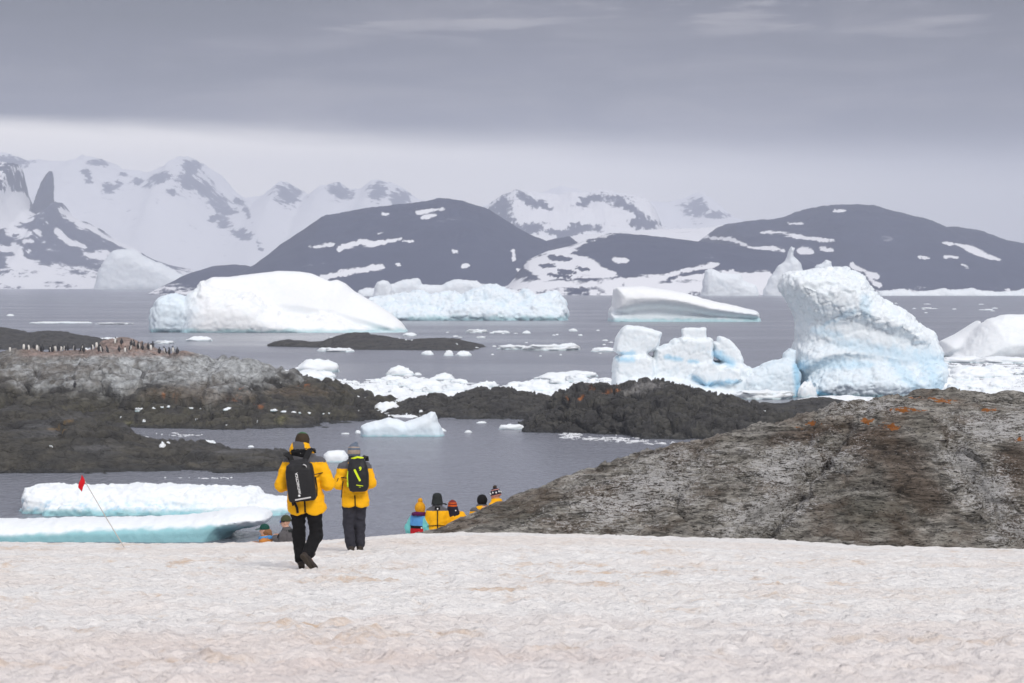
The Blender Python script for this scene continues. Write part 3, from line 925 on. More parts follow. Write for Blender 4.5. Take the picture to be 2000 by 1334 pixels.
# ================================================================== ice
def berg(name, label, y0, pieces, vox, mat, rough=0.5, big=4.0, blue=None, seed=0, smooth_k=None, foot=0.0, teal_h=1.0, teal_w=0.8, cat='iceberg', group=None, facet=0.0, ex=2.2, flute=0.0):
    """solid ice body: each piece is a pixel outline at its own depth, given real thickness and rounded, then all are merged.
    piece = (outline, depth offset, half thickness, edge radius, roughness)"""
    sc = y0 / FOC
    allp = np.concatenate([np.array(p[0], float) for p in pieces])
    x0, x1 = (allp[:, 0].min() - 1000) * sc, (allp[:, 0].max() - 1000) * sc
    z1 = EYE - (allp[:, 1].min() - HOR) * sc
    z0 = max(EYE - (allp[:, 1].max() - HOR) * sc, -2.5 * max(vox, 0.4))
    d0 = min(p[1] - p[2] for p in pieces)
    d1 = max(p[1] + p[2] for p in pieces)
    mg = 3.5 * vox
    ax = [np.arange(a - mg, c + mg + vox, vox, dtype=np.float32) for a, c in ((x0, x1), (d0, d1), (z0, z1))]
    GX, GZ = np.meshgrid(ax[0], ax[2], indexing='ij')
    # uneven the outlines a little
    wq = np.stack([GX.ravel(), GZ.ravel()], 1)
    jx = (fbm(wq / (big * 0.6), 3, seed + 1) * big * 0.10).reshape(GX.shape)
    jz = (fbm(wq / (big * 0.6) + 50, 3, seed + 2) * big * 0.10).reshape(GX.shape)
    f = None
    k = smooth_k or vox * 1.5
    fields = []
    for out, off, T, Rd, rg in pieces:
        q = [((a - 1000) * sc, EYE - (c - HOR) * sc) for a, c in out]
        jr = min(rg * 2, 1.0)
        d2 = poly_sd(q, GX + jx * jr, GZ + jz * jr)
        s = np.clip(1 + d2 / Rd, 0, None)                    # 0 deep inside .. 1 on the outline, > 1 outside
        yy = (ax[1] - off) / T
        a3 = (s[:, None, :] ** ex + (np.abs(yy)[None, :, None]) ** ex) ** (1 / ex)
        fp = (a3 - 1) * min(Rd, T)
        fields.append((off, T, Rd, q, rg))
        if f is None:
            f = fp
        else:
            hh = np.clip(0.5 + 0.5 * (fp - f) / k, 0, 1)
            f = fp + (f - fp) * hh - k * hh * (1 - hh)
    f[:, :, 0] = np.abs(f[:, :, 0]) + vox
    V, F = surface_net(f, (ax[0][0], ax[1][0], ax[2][0]), vox)
    # which piece is each vertex on -> local roughness
    rgv = np.full(len(V), 0.0)
    best = np.full(len(V), 1e9)
    for off, T, Rd, q, rg in fields:
        s = np.clip(1 + poly_sd(q, V[:, 0], V[:, 2]) / Rd, 0, None)
        v = np.abs((s ** ex + np.abs((V[:, 1] - off) / T) ** ex) ** (1 / ex) - 1) * min(Rd, T)
        rgv = np.where(v < best, rg, rgv)
        best = np.minimum(best, v)
    N = vnormals(V, F)
    P = V / big
    f1, f2, cid = worley(P + 0.3 * fbm(P * 2, 2, seed + 5)[:, None], seed + 3)
    d = rough * rgv * big * (0.16 * fbm(P, 4, seed + 4, 0.6) + 0.12 * fbm(P * 2.6, 4, seed + 6, 0.6, 'b') + 0.05 * fbm(P * 7, 3, seed + 7, 0.6) + facet * 0.2 * (cid - 0.5) - facet * 0.1 * (1 - sstep(f2 - f1, 0, 0.15)))
    if flute:
        sh = V[:, 0] + V[:, 2] * 0.35
        d = d + flute * fbm(np.stack([sh * 1.5, V[:, 1] * 1.5, V[:, 2] * 0.22], 1), 3, seed + 11, 0.6, 'r') * sstep(V[:, 2], 10.0, 5.0)
    V = V + N * d[:, None]
    V[:, 1] += y0
    px, py = proj(V)
    nz = fbm(V / (big * 0.7), 4, seed + 8)
    nf = fbm(V / (big * 0.22), 3, seed + 9)
    bl = np.zeros(len(V))
    if blue is not None:
        bl = blue(V, px, py, nz, nf)
    tl = sstep(V[:, 2] + nz * teal_h * 0.8, teal_h, 0.1 * teal_h) * (0.75 + 0.25 * nf) * teal_w
    o = obj(name, make_mesh(name, V, F, mat, attrs={'blue': np.clip(bl, 0, 1), 'teal': np.clip(tl, 0, 1)}))
    if label:
        tag(o, label, cat, group)
    return o

# big white dome with a crumbled front
dome = [(395, 660), (396, 548), (410, 541), (440, 541), (480, 536), (540, 529), (580, 530), (605, 534), (622, 541), (640, 549), (656, 546), (672, 553), (690, 569), (730, 592), (760, 612), (783, 630), (797, 650), (798, 662)]
crumble = [(298, 660), (299, 612), (308, 590), (318, 579), (342, 573), (368, 577), (384, 566), (396, 551), (404, 546), (414, 556), (440, 566), (470, 570), (495, 569), (515, 585), (535, 600), (565, 612), (600, 618), (630, 612), (650, 616), (690, 634), (740, 645), (790, 648), (800, 662)]
apron = [(360, 662), (380, 600), (420, 580), (470, 585), (500, 590), (530, 612), (600, 632), (700, 642), (800, 648), (803, 662)]
berg('iceberg', 'big white dome iceberg with a crumbled front and smooth back', 752,
     [(dome, 6, 13, 22, 0.06), (crumble, -5, 8, 5, 1.0), (apron, -11, 6, 5, 0.55)], 0.42, M['ice'], 0.9, 5.0,
     lambda V, px, py, nz, nf: 0.22 * sstep(px, 400, 350) + 0.15 * np.clip(nz, 0, 1) * sstep(px, 620, 560), 500, 1.2, teal_h=1.5, facet=0.6)

longb = [(700, 640), (712, 590), (722, 581), (760, 577), (795, 571), (812, 566), (826, 570), (835, 577), (860, 574), (885, 568), (900, 575), (925, 565), (945, 558), (970, 555), (988, 560), (1000, 572), (1012, 573), (1020, 562), (1034, 564), (1046, 574), (1062, 575), (1074, 570), (1092, 572), (1106, 586), (1113, 606), (1108, 640)]
longl = [(700, 640), (716, 604), (760, 600), (810, 596), (850, 604), (900, 592), (950, 588), (1000, 600), (1050, 594), (1100, 604), (1111, 640)]
berg('iceberg', 'long jagged pale blue iceberg beyond the dome iceberg', 968,
     [(longb, 6, 9, 6, 1.0), (longl, -3, 7, 6, 1.0)], 0.46, M['ice'], 1.0, 6.0,
     lambda V, px, py, nz, nf: 0.16 + 0.25 * np.clip(nz + 0.1, 0, 1) + 0.12 * nf, 520, 1.0, teal_h=2.6, facet=0.7)

flat = [(1188, 640), (1190, 604), (1196, 598), (1200, 564), (1206, 561), (1250, 559), (1300, 565), (1345, 574), (1390, 587), (1440, 597), (1478, 606), (1486, 612), (1488, 640)]
flatl = [(1190, 640), (1192, 612), (1230, 616), (1290, 620), (1350, 617), (1420, 618), (1484, 622), (1486, 640)]
cap = [(1200, 606), (1203, 562), (1250, 560), (1300, 566), (1345, 575), (1390, 588), (1440, 599), (1480, 608), (1482, 622), (1420, 620), (1380, 616), (1340, 606), (1290, 600), (1240, 604), (1215, 610)]
berg('iceberg', 'flat tilted tabular iceberg with a dark undercut waterline', 940,
     [(flat, 8, 11, 5, 0.35), (cap, -1, 9, 5, 0.35), (flatl, -2, 7, 5, 0.8)], 0.42, M['ice'], 0.6, 5.0,
     lambda V, px, py, nz, nf: 0.10 * sstep(py, 600, 612) + 0.15 * np.clip(nz, 0, 1) * sstep(py, 600, 610), 540, 0.8, teal_h=2.0, facet=0.3)

# tall sculpted berg
tall = [(1546, 800), (1556, 765), (1545, 735), (1548, 700), (1560, 668), (1562, 640), (1556, 610), (1546, 594), (1534, 576), (1527, 560), (1530, 545), (1538, 533), (1560, 530), (1590, 527), (1615, 523), (1636, 519), (1656, 521), (1668, 527), (1690, 540), (1700, 553), (1710, 568),
        (1720, 582), (1742, 592), (1764, 604), (1785, 616), (1800, 632), (1820, 642), (1832, 650), (1838, 668), (1850, 690), (1847, 715), (1842, 740), (1830, 765), (1800, 790), (1760, 800)]
brow = [(1540, 575), (1534, 556), (1545, 536), (1600, 527), (1655, 522), (1690, 543), (1715, 580), (1765, 606), (1795, 634), (1812, 652), (1815, 672), (1795, 680), (1770, 676), (1740, 668), (1690, 655), (1640, 645), (1615, 640), (1590, 632), (1570, 615)]
belly = [(1556, 790), (1570, 735), (1620, 706), (1700, 700), (1760, 712), (1815, 708), (1846, 715), (1842, 745), (1822, 775), (1790, 792), (1700, 795), (1600, 792)]
waist = [(1552, 720), (1562, 680), (1590, 668), (1650, 668), (1720, 684), (1780, 700), (1840, 706), (1844, 716), (1760, 712), (1700, 704), (1630, 710), (1570, 735)]
scoop = [(1655, 590), (1672, 577), (1690, 582), (1698, 600), (1690, 618), (1672, 612)]
def blue_tall(V, px, py, nz, nf):
    b = 0.10 + 0.12 * sstep(py, 640, 780) + 0.16 * np.clip(nz, 0, 1)
    band = seg_field(px + nz * 14, py + nz * 8, [(1590, 645, 1640, 655, 10), (1640, 668, 1740, 690, 16), (1740, 690, 1840, 705, 20), (1560, 712, 1700, 712, 12), (1810, 700, 1838, 780, 26), (1600, 640, 1668, 606, 7), (1690, 585, 1690, 612, 14), (1740, 700, 1800, 770, 16)])
    b = b + 0.24 * sstep(band + nf * 0.6, -0.2, 0.9)  # bluish shade of overhang, hollows and right flank put into the colour
    b = b + 0.75 * sstep(seg_field(px + nz * 8, py, [(1548, 740, 1556, 780, 10), (1600, 770, 1650, 785, 12), (1660, 782, 1760, 786, 8), (1570, 752, 1600, 775, 10)]), 0.0, 0.8)
    return b
berg('iceberg', 'tall sculpted iceberg leaning left over a narrow waist', 335,
     [(tall, 4, 7.5, 6, 0.55), (brow, 1.3, 6.3, 4.0, 1.0), (belly, -0.5, 6.2, 4.5, 0.9), (waist, 2.0, 6.6, 2.2, 0.5), (scoop, 1.0, 3.5, 1.0, 0.2)], 0.175, M['ice'], 1.25, 2.0, blue_tall, 560, 0.6, teal_h=0.5, facet=0.85, flute=0.16)

# blue blocks piled beside it
blocks = [
    ([(1198, 686), (1203, 660), (1214, 643), (1222, 636), (1245, 637), (1268, 641), (1293, 649), (1288, 668), (1282, 682), (1266, 690), (1262, 696), (1216, 697)], 0.5, 2.6, 0.6, 0.35),
    ([(1193, 800), (1197, 720), (1199, 700), (1206, 694), (1240, 692), (1262, 690), (1276, 700), (1278, 726), (1275, 800)], 0.3, 3.4, 0.9, 0.5),
    ([(1332, 660), (1330, 642), (1345, 639), (1378, 640), (1381, 664), (1380, 690), (1335, 690)], 0.2, 1.4, 0.4, 0.3),
    ([(1268, 730), (1280, 680), (1305, 673), (1316, 661), (1330, 658), (1385, 660), (1392, 664), (1393, 700), (1388, 730)], 0.6, 2.6, 0.8, 0.55),
    ([(1392, 695), (1394, 668), (1402, 668), (1404, 657), (1420, 660), (1434, 672), (1446, 688), (1452, 705), (1445, 720), (1420, 712)], 0.9, 2.2, 0.6, 0.35),
    ([(1260, 800), (1270, 712), (1320, 700), (1400, 706), (1450, 708), (1478, 730), (1490, 800)], 1.6, 3.6, 1.2, 0.7),
    ([(1350, 730), (1362, 712), (1390, 703), (1408, 722), (1400, 742), (1378, 754)], -1.6, 1.5, 0.5, 0.35),
    ([(1400, 745), (1402, 720), (1420, 714), (1442, 722), (1448, 742), (1425, 752)], -1.5, 1.4, 0.5, 0.4),
    ([(1194, 800), (1202, 748), (1230, 738), (1270, 736), (1330, 742), (1390, 756), (1440, 764), (1470, 800)], -2.4, 2.2, 1.0, 0.5),
    ([(1440, 800), (1452, 740), (1470, 722), (1500, 708), (1530, 700), (1552, 706), (1562, 730), (1563, 760), (1555, 800)], 0.0, 3.2, 2.2, 0.5),
    ([(1528, 720), (1532, 690), (1545, 680), (1556, 684), (1556, 720)], 1.5, 1.5, 0.7, 0.3),
]
def blue_blocks(V, px, py, nz, nf):
    b = 0.10 + 0.22 * np.clip(nz, 0, 1)
    pt = seg_field(px + nf * 6 + nz * 8, py + nf * 5 + nz * 4, [(1396, 690, 1430, 710, 9), (1215, 690, 1238, 689, 4), (1300, 697, 1330, 702, 5), (1346, 706, 1360, 706, 4), (1355, 738, 1378, 752, 6), (1385, 752, 1410, 748, 6), (1210, 702, 1235, 702, 6), (1420, 747, 1440, 745, 5), (1400, 705, 1408, 690, 7)])
    b = b + 0.55 * sstep(pt + nf * 0.5, -0.6, 1.0)  # blue light of the creases between blocks, painted into the ice colour
    b = b + 0.5 * sstep(seg_field(px, py, [(1555, 715, 1560, 770, 12), (1480, 770, 1550, 776, 10)]), 0, 0.9)
    return b + 0.12 * sstep(px, 1440, 1500)
berg('iceberg', 'pile of blue white ice blocks joined to the tall iceberg', 332, blocks, 0.15, M['ice'], 1.0, 1.5, blue_blocks, 580, 0.12, teal_h=0.6, facet=1.3, ex=3.2)

right = [(1835, 730), (1846, 705), (1872, 688), (1890, 664), (1910, 640), (1928, 624), (1955, 616), (2000, 613), (2060, 614), (2120, 626), (2180, 660), (2220, 730)]
rightb = [(1838, 700), (1850, 668), (1880, 654), (1912, 634), (1925, 626), (1930, 700)]
berg('iceberg', 'white rounded iceberg cut off by the frame edge right of the tall iceberg', 478,
     [(right, 0, 9, 9, 0.35), (rightb, 7, 8, 3, 0.05)], 0.28, M['ice'], 0.8, 4.0, lambda V, px, py, nz, nf: 0.04 + 0.12 * np.clip(nz - 0.1, 0, 1), 600, 0.6, teal_h=0.4)

# hazy bergs along the far shore
def far_berg(label, y0, out, T, seed, vox, rg=0.6):
    return berg('iceberg', label, y0, [(out, 0, T, T * 0.7, rg)], vox, M['ice'], 1.0, 14.0, lambda V, px, py, nz, nf: 0.08 + 0.15 * np.clip(nz, 0, 1), seed, teal_h=1.0, teal_w=0.15)
far_berg('pale spired iceberg peeping out behind the tall iceberg', 2550, [(1486, 600), (1492, 566), (1502, 545), (1514, 530), (1522, 518), (1532, 511), (1538, 496), (1545, 482), (1551, 486), (1549, 500), (1560, 508), (1566, 522), (1572, 540), (1600, 600)], 13, 620, 1.15)
far_berg('hazy block shaped iceberg behind the flat tilted iceberg', 2560, [(1365, 600), (1372, 550), (1378, 528), (1390, 524), (1405, 532), (1430, 534), (1447, 534), (1452, 548), (1475, 556), (1490, 600)], 14, 630, 1.0)
far_berg('small hazy iceberg top showing above the crown of the tall iceberg', 2560, [(1580, 600), (1586, 530), (1596, 518), (1606, 515), (1612, 508), (1624, 510), (1626, 530), (1632, 600)], 8, 640, 0.9)
far_berg('faint wide iceberg below the spire mountain', 4300, [(180, 580), (192, 530), (205, 508), (222, 489), (240, 486), (262, 488), (285, 503), (318, 516), (345, 530), (370, 545), (395, 580)], 30, 650, 2.2, 1.0)
far_berg('low faint iceberg strip under the dark headland', 2500, [(690, 600), (700, 566), (745, 560), (775, 552), (790, 545), (818, 543), (824, 556), (860, 557), (880, 548), (895, 546), (930, 548), (950, 558), (1010, 566), (1030, 600)], 12, 660, 1.1)
far_berg('tiny hazy iceberg block under the dark headland', 2450, [(726, 590), (732, 562), (738, 551), (748, 546), (758, 550), (764, 560), (772, 590)], 8, 665, 0.9)
far_berg('long low ice edge at the foot of the long dark hill', 2550, [(1700, 600), (1716, 569), (1745, 567), (1765, 564), (1780, 570), (1810, 568), (1830, 565), (1846, 562), (1858, 567), (1885, 564), (1900, 563), (1920, 568), (1960, 570), (2000, 565), (2060, 564), (2110, 600)], 12, 670, 1.1)

# the rock pinnacle of the spire mountain, a part of it
pin = berg('rock_pinnacle', None, 5192, [([(48, 470), (57, 425), (62, 408), (68, 390), (74, 372), (82, 354), (91, 340), (97, 334), (102, 335), (104, 350), (105, 410), (107, 470)], 0, 25, 19, 0.5)], 1.9, M['far'], 0.9, 16.0, None, 690, facet=0.6)
pin.parent = spire_hill

# ------------------------------------------------------------------ near floes
def blue_near(V, px, py, nz, nf):
    return 0.05 + 0.10 * np.clip(nz, 0, 1)
fl_a = [(-260, 1075), (-240, 1020), (0, 1014), (60, 1015), (120, 1012), (200, 1012), (300, 1010), (380, 1006), (430, 998), (470, 991), (500, 991), (524, 999), (532, 1008), (525, 1018), (500, 1026), (470, 1032), (440, 1040), (420, 1075)]
def teal_fix(o, fn):
    me = o.data
    n = len(me.vertices)
    co = np.empty(n * 3, np.float32)
    me.vertices.foreach_get('co', co)
    V = co.reshape(-1, 3)
    px, py = proj(V)
    nz = fbm(V / 0.8, 4, 777)
    me.attributes['teal'].data.foreach_set('value', np.clip(fn(V, px, py, nz), 0, 1).astype(np.float32))
o = berg('ice_floe', 'long low ice floe with a turquoise underside behind the red flag', 150,
     [(fl_a, 0, 3.2, 0.75, 0.5), ([(-260, 1080), (-240, 1034), (200, 1030), (420, 1026), (480, 1024), (450, 1045), (430, 1080)], 0.9, 2.9, 0.5, 0.3)], 0.10, M['floe'], 0.7, 0.9, blue_near, 700, 0.12, cat='ice floe', facet=0.2)
teal_fix(o, lambda V, px, py, nz: 0.85 * sstep(py + nz * 8, np.interp(px, [-260, 0, 200, 400, 530], [1044, 1042, 1030, 1024, 1020]), np.interp(px, [-260, 0, 200, 400, 530], [1058, 1052, 1040, 1034, 1032])))
fl_b = [(30, 1020), (44, 985), (46, 968), (52, 954), (75, 949), (110, 951), (180, 950), (240, 952), (275, 948), (330, 951), (400, 953), (460, 955), (485, 953), (500, 958), (510, 970), (530, 972), (552, 976), (575, 984), (590, 1020)]
fl_c = [(90, 1020), (100, 984), (112, 976), (150, 972), (190, 975), (215, 985), (250, 976), (280, 982), (310, 978), (350, 988), (400, 984), (460, 982), (520, 986), (560, 990), (570, 1020)]
o = berg('ice_floe', 'thick snowy ice floe farther from the red flag', 167,
     [(fl_b, 1.2, 3.6, 0.9, 0.7), (fl_c, -1.6, 2.2, 0.5, 0.8)], 0.105, M['floe'], 1.3, 1.2, lambda V, px, py, nz, nf: 0.06 + 0.45 * sstep(py + nz * 10, 968, 990) * sstep(nz + nf, -0.1, 0.5) * sstep(px, 420, 340), 720, 0.15, cat='ice floe', facet=0.7)
teal_fix(o, lambda V, px, py, nz: 0.8 * sstep(py + nz * 7, 990, 1003))
o = berg('ice_floe', 'small arched ice chunk floating before the low dark islet', 248,
     [([(703, 870), (705, 832), (716, 826), (740, 821), (758, 815), (775, 818), (790, 824), (808, 819), (824, 812), (842, 804), (851, 806), (855, 822), (862, 834), (868, 850), (868, 870)], 0, 2.0, 0.9, 0.35)], 0.085, M['floe'], 0.8, 1.2,
     lambda V, px, py, nz, nf: 0.14 + 0.15 * sstep(py, 820, 850), 740, cat='ice floe', teal_h=0.25)
o = berg('ice_floe', 'rounded white ice chunk floating between the two walkers', 212,
     [([(628, 930), (632, 888), (640, 881), (658, 879), (672, 880), (680, 890), (684, 930)], 0, 1.1, 0.6, 0.25)], 0.07, M['floe'], 0.7, 1.0,
     lambda V, px, py, nz, nf: 0.05 + 0.1 * np.clip(nz, 0, 1), 750, cat='ice floe', teal_h=0.2)

# ------------------------------------------------------------------ drifting pieces: a handful of shapes, copied
def floe_shape(seed, flat, jag):
    bm = bmesh.new()
    bmesh.ops.create_icosphere(bm, subdivisions=4, radius=1.0)
    V = np.array([v.co[:] for v in bm.verts], np.float32)
    F = np.array([[v.index for v in f.verts] for f in bm.faces], np.int32)
    bm.free()
    n = fbm(V * 1.3 + seed * 3.1, 4, seed, 0.6)
    n2 = fbm(V * 2.7 + seed, 4, seed + 9, 0.6, 'b')
    f1, f2, cid = worley(V * 1.7 + seed, seed + 4)
    r = 1 + 0.34 * n + jag * (0.30 * n2 + 0.45 * (cid - 0.5))
    V = V * r[:, None]
    z = V[:, 2]
    z = np.where(z > 0, np.clip(z, 0, 1) ** (0.55 if flat else 1.0), z * 0.25)
    z = z * (0.75 + 0.5 * fbm(V[:, :2] * 1.5 + seed, 3, seed + 15))
    V[:, 2] = z
    V[:, :2] /= np.abs(V[:, :2]).max()
    V[:, 2] /= max(V[:, 2].max(), 1e-3)
    nz = fbm(V * 2, 3, seed + 22)
    bl = 0.06 + 0.3 * np.clip(nz + (0.15 if seed % 3 == 0 else -0.1), 0, 1)
    tl = sstep(V[:, 2] + nz * 0.25, 0.22, -0.05) * 0.55
    return make_mesh('floe_shape', V, F, M['floe'], attrs={'blue': np.clip(bl, 0, 1), 'teal': np.clip(tl, 0, 1)})
SHAPES = [floe_shape(11 + i * 3, i % 2 == 0, (0.25, 0.6, 0.9, 0.4)[i % 4]) for i in range(12)]
rng = random.Random(7)
def drift(px, py, wpx, hpx, label, group=None, name='ice_floe', shape=None, dep=None, cat='ice floe'):
    """py is the waterline row; w and h in pixels"""
    y = sea_y(py)
    s = y / FOC
    me = SHAPES[rng.randrange(12) if shape is None else shape]
    hw = wpx * s / 2
    o = obj(name, me, None, ((px - 1000) * s, y, -0.04), (0, 0, rng.choice((0, math.pi)) + rng.uniform(-0.25, 0.25)), (hw, dep or max(hw * rng.uniform(0.5, 0.8), 0.3), hpx * s))
    tag(o, label, cat, group)
    return o

named = [
    (620, 726, 96, 26, 'domed pale ice floe capping the drifting brash ice', 0),
    (600, 741, 80, 18, 'small ridged floe beside the domed pale floe', 3),
    (665, 687, 60, 9, 'flat white floe touching the thin islet', 2),
    (640, 686, 44, 8, 'narrow floe beside the flat white floe at the thin islet', 4),
    (834, 693, 28, 9, 'little peaked ice piece before the thin islet', 1),
    (876, 695, 20, 12, 'pointed ice piece before the thin islet', 5),
    (905, 695, 34, 11, 'two humped ice piece before the thin islet', 3),
    (1075, 684, 120, 13, 'long snowy floe off the tip of the thin islet', 2),
    (1000, 682, 70, 10, 'white floe beside the tip of the thin islet', 6),
    (1110, 683, 50, 14, 'bluish end lump of the long snowy floe', 9),
    (1180, 687, 54, 10, 'low white floe drifting left of the ice block pile', 8),
    (930, 650, 46, 8, 'flat white floe drifting under the long jagged iceberg', 2),
    (978, 651, 38, 6, 'thin white floe next to the flat drifting floe', 4),
    (1028, 651, 18, 6, 'tiny white floe under the long jagged iceberg', 7),
    (940, 660, 20, 4, 'thin sliver of ice under the long jagged iceberg', 6),
    (390, 666, 58, 10, 'bluish white floe drifting under the dome iceberg', 0),
    (320, 671, 42, 7, 'low white floe drifting behind the penguin ridge', 2),
    (215, 667, 60, 9, 'long white floe behind the penguin ridge', 4),
    (1095, 742, 110, 16, 'wide pale floe at the right end of the brash ice', 0),
    (1130, 735, 80, 12, 'snowy floe on the wide pale floe of the brash ice', 8),
    (405, 866, 38, 8, 'small white floe in the channel between the dark islets', 2),
    (490, 873, 14, 4, 'tiny floe in the channel between the dark islets', 1),
    (1000, 838, 56, 11, 'pale floe drifting beside the boulder islet', 4),
    (915, 845, 16, 6, 'tiny floe off the arched ice chunk', 3),
    (940, 826, 22, 4, 'thin sliver of ice in front of the low dark islet', 5),
    (860, 842, 24, 8, 'ice lump at the side of the arched ice chunk', 7),
    (700, 846, 14, 7, 'ice sliver at the left foot of the arched ice chunk', 1),
    (675, 848, 18, 4, 'flat ice sliver near the arched ice chunk', 2),
    (20, 617, 16, 4, 'tiny distant floe beyond the far islet', 3),
    (120, 631, 130, 3.5, 'thin line of drift ice beyond the far islet', 4),
    (220, 633, 80, 3.5, 'short line of drift ice beyond the far islet', 6),
    (660, 662, 40, 5, 'white floe between the dome iceberg and the thin islet', 2),
    (800, 656, 30, 7, 'ice lump at the right foot of the dome iceberg', 9),
    (1120, 647, 18, 6, 'small pair of ice lumps below the long jagged iceberg', 3),
    (1810, 603, 24, 3, 'distant sliver of ice beyond the rounded iceberg', 2),
    (1930, 606, 20, 3, 'distant speck of ice beyond the rounded iceberg', 4),
    (1895, 735, 90, 22, 'pale wedge of ice below the rounded iceberg', 0),
    (1950, 732, 90, 12, 'turquoise floe below the rounded iceberg', 6),
    (1880, 708, 90, 14, 'bank of ice rubble at the foot of the rounded iceberg', 4),
    (1960, 709, 120, 14, 'long bank of rubble at the foot of the rounded iceberg', 8),
    (1490, 779, 130, 20, 'rounded snow floe at the foot of the ice block pile', 2),
    (1400, 777, 120, 16, 'long snow floe at the foot of the ice block pile', 4),
    (1640, 788, 170, 18, 'white floe at the foot of the tall iceberg', 6),
    (1576, 776, 44, 34, 'pointed white ice piece wedged between the two icebergs', 1),
]
for px, py, wp, hp, lb, sh in named:
    drift(px, py, wp, hp, lb, shape=sh)

# brash ice: the larger pieces one by one
def brash_ok(px, py):
    if 520 < px < 1215 and 715 < py < 812:
        top = np.interp(px, [520, 580, 700, 800, 900, 1000, 1040, 1100, 1215], [735, 722, 742, 726, 742, 748, 742, 738, 736])
        return py > top + 3
    return 1815 < px < 2120 and 722 < py < 785
n = 0
while n < 240:
    if rng.random() < 0.72:
        px, py = rng.uniform(540, 1205), rng.uniform(722, 806)
    else:
        px, py = rng.uniform(1820, 2080), rng.uniform(722, 783)
    if not brash_ok(px, py):
        continue
    big = rng.random() ** 2.2
    wp = 16 + 62 * big
    hp = wp * rng.uniform(0.12, 0.30) + 2.0
    right_side = px > 1500
    sh = rng.randrange(12)
    size = 'broad' if wp > 46 else 'middling' if wp > 26 else 'small'
    form = ('flat snowy', 'jagged', 'flat smooth', 'lumpy')[sh % 4]
    if right_side:
        lb = f'{size} {form} brash ice piece ' + ('close under the rounded iceberg' if py < 745 else 'between the rounded iceberg and the rock outcrop')
        gr = 'brash ice pieces below the rounded iceberg'
    else:
        place = ('along the open water edge of the brash ice' if py < 750 else 'close behind the low dark islet in the brash ice' if py > 772 else 'amid the brash ice behind the dark islets')
        lb = f'{size} {form} ice piece ' + place
        gr = 'brash ice pieces behind the dark islets'
    drift(px, py, wp, hp, lb, gr, name='ice_piece', shape=sh, cat='ice piece')
    n += 1
for i in range(26):
    px, py = rng.uniform(860, 1200), rng.uniform(640, 700)
    drift(px, py, rng.uniform(5, 14), rng.uniform(1.5, 3.5), 'tiny white ice bit scattered on open water beyond the brash ice', 'ice bits on open water', name='ice_piece', cat='ice piece')
for i in range(14):
    px, py = rng.uniform(1580, 2000), rng.uniform(592, 612)
    if 1700 < px:
        drift(px, py, rng.uniform(6, 18), rng.uniform(1, 2.2), 'thin far ice sliver on open water off the long dark hill', 'far ice slivers', name='ice_piece', cat='ice piece')

# the uncountable slush between them, as one object of small low plates
def slush(name, label, regions, count, seed, size=(0.2, 1.3), hh=(0.05, 0.22)):
    r = np.random.RandomState(seed)
    VV, FF = [], []
    base = 0
    k = 6
    ang0 = np.arange(k) * 2 * math.pi / k
    for _ in range(count):
        while True:
            px, py = regions(r)
            if px is not None:
                break
        y = sea_y(py)
        x = (px - 1000) / FOC * y
        s = size[0] + (size[1] - size[0]) * r.rand() ** 2.5
        h = hh[0] + (hh[1] - hh[0]) * r.rand() ** 2
        a = ang0 + r.rand(k) * 0.6 + r.rand() * 6
        rr = s * (0.6 + 0.5 * r.rand(k))
        lowr = np.stack([x + np.cos(a) * rr, y + np.sin(a) * rr * 0.9, np.full(k, -0.05)], 1)
        upr = np.stack([x + np.cos(a) * rr * 0.72, y + np.sin(a) * rr * 0.65, h * (0.6 + 0.5 * r.rand(k))], 1)
        tip = np.array([[x, y, h * (0.8 + 0.7 * r.rand())]])
        VV += [lowr, upr, tip]
        for i in range(k):
            j = (i + 1) % k
            FF += [(base + i, base + j, base + k + j), (base + i, base + k + j, base + k + i), (base + k + i, base + k + j, base + 2 * k)]
        base += 2 * k + 1
    V = np.concatenate(VV)
    z = np.zeros(len(V), np.float32)
    o = obj(name, make_mesh(name, V, np.array(FF), M['floe'], attrs={'blue': z + 0.06, 'teal': z}))
    tag(o, label, 'ice', kind='stuff')
def reg1(r):
    px, py = r.uniform(500, 1230), r.uniform(725, 815)
    if r.rand() > np.clip((py - np.interp(px, [500, 580, 700, 800, 900, 1000, 1040, 1100, 1230], [740, 728, 744, 732, 746, 750, 746, 742, 738])) / 14, 0, 1):
        return None, None
    return px, py
def reg2(r):
    px, py = r.uniform(1780, 2150), r.uniform(700, 786)
    if r.rand() > np.clip((py - 704) / 30, 0.25, 1):
        return None, None
    return px, py
slush('brash_slush', 'dense white slush of small ice bits behind the dark islets', reg1, 7200, 5, (0.25, 2.2))
slush('brash_slush', 'dense white slush of small ice bits below the rounded iceberg', reg2, 3200, 6, (0.25, 2.0))

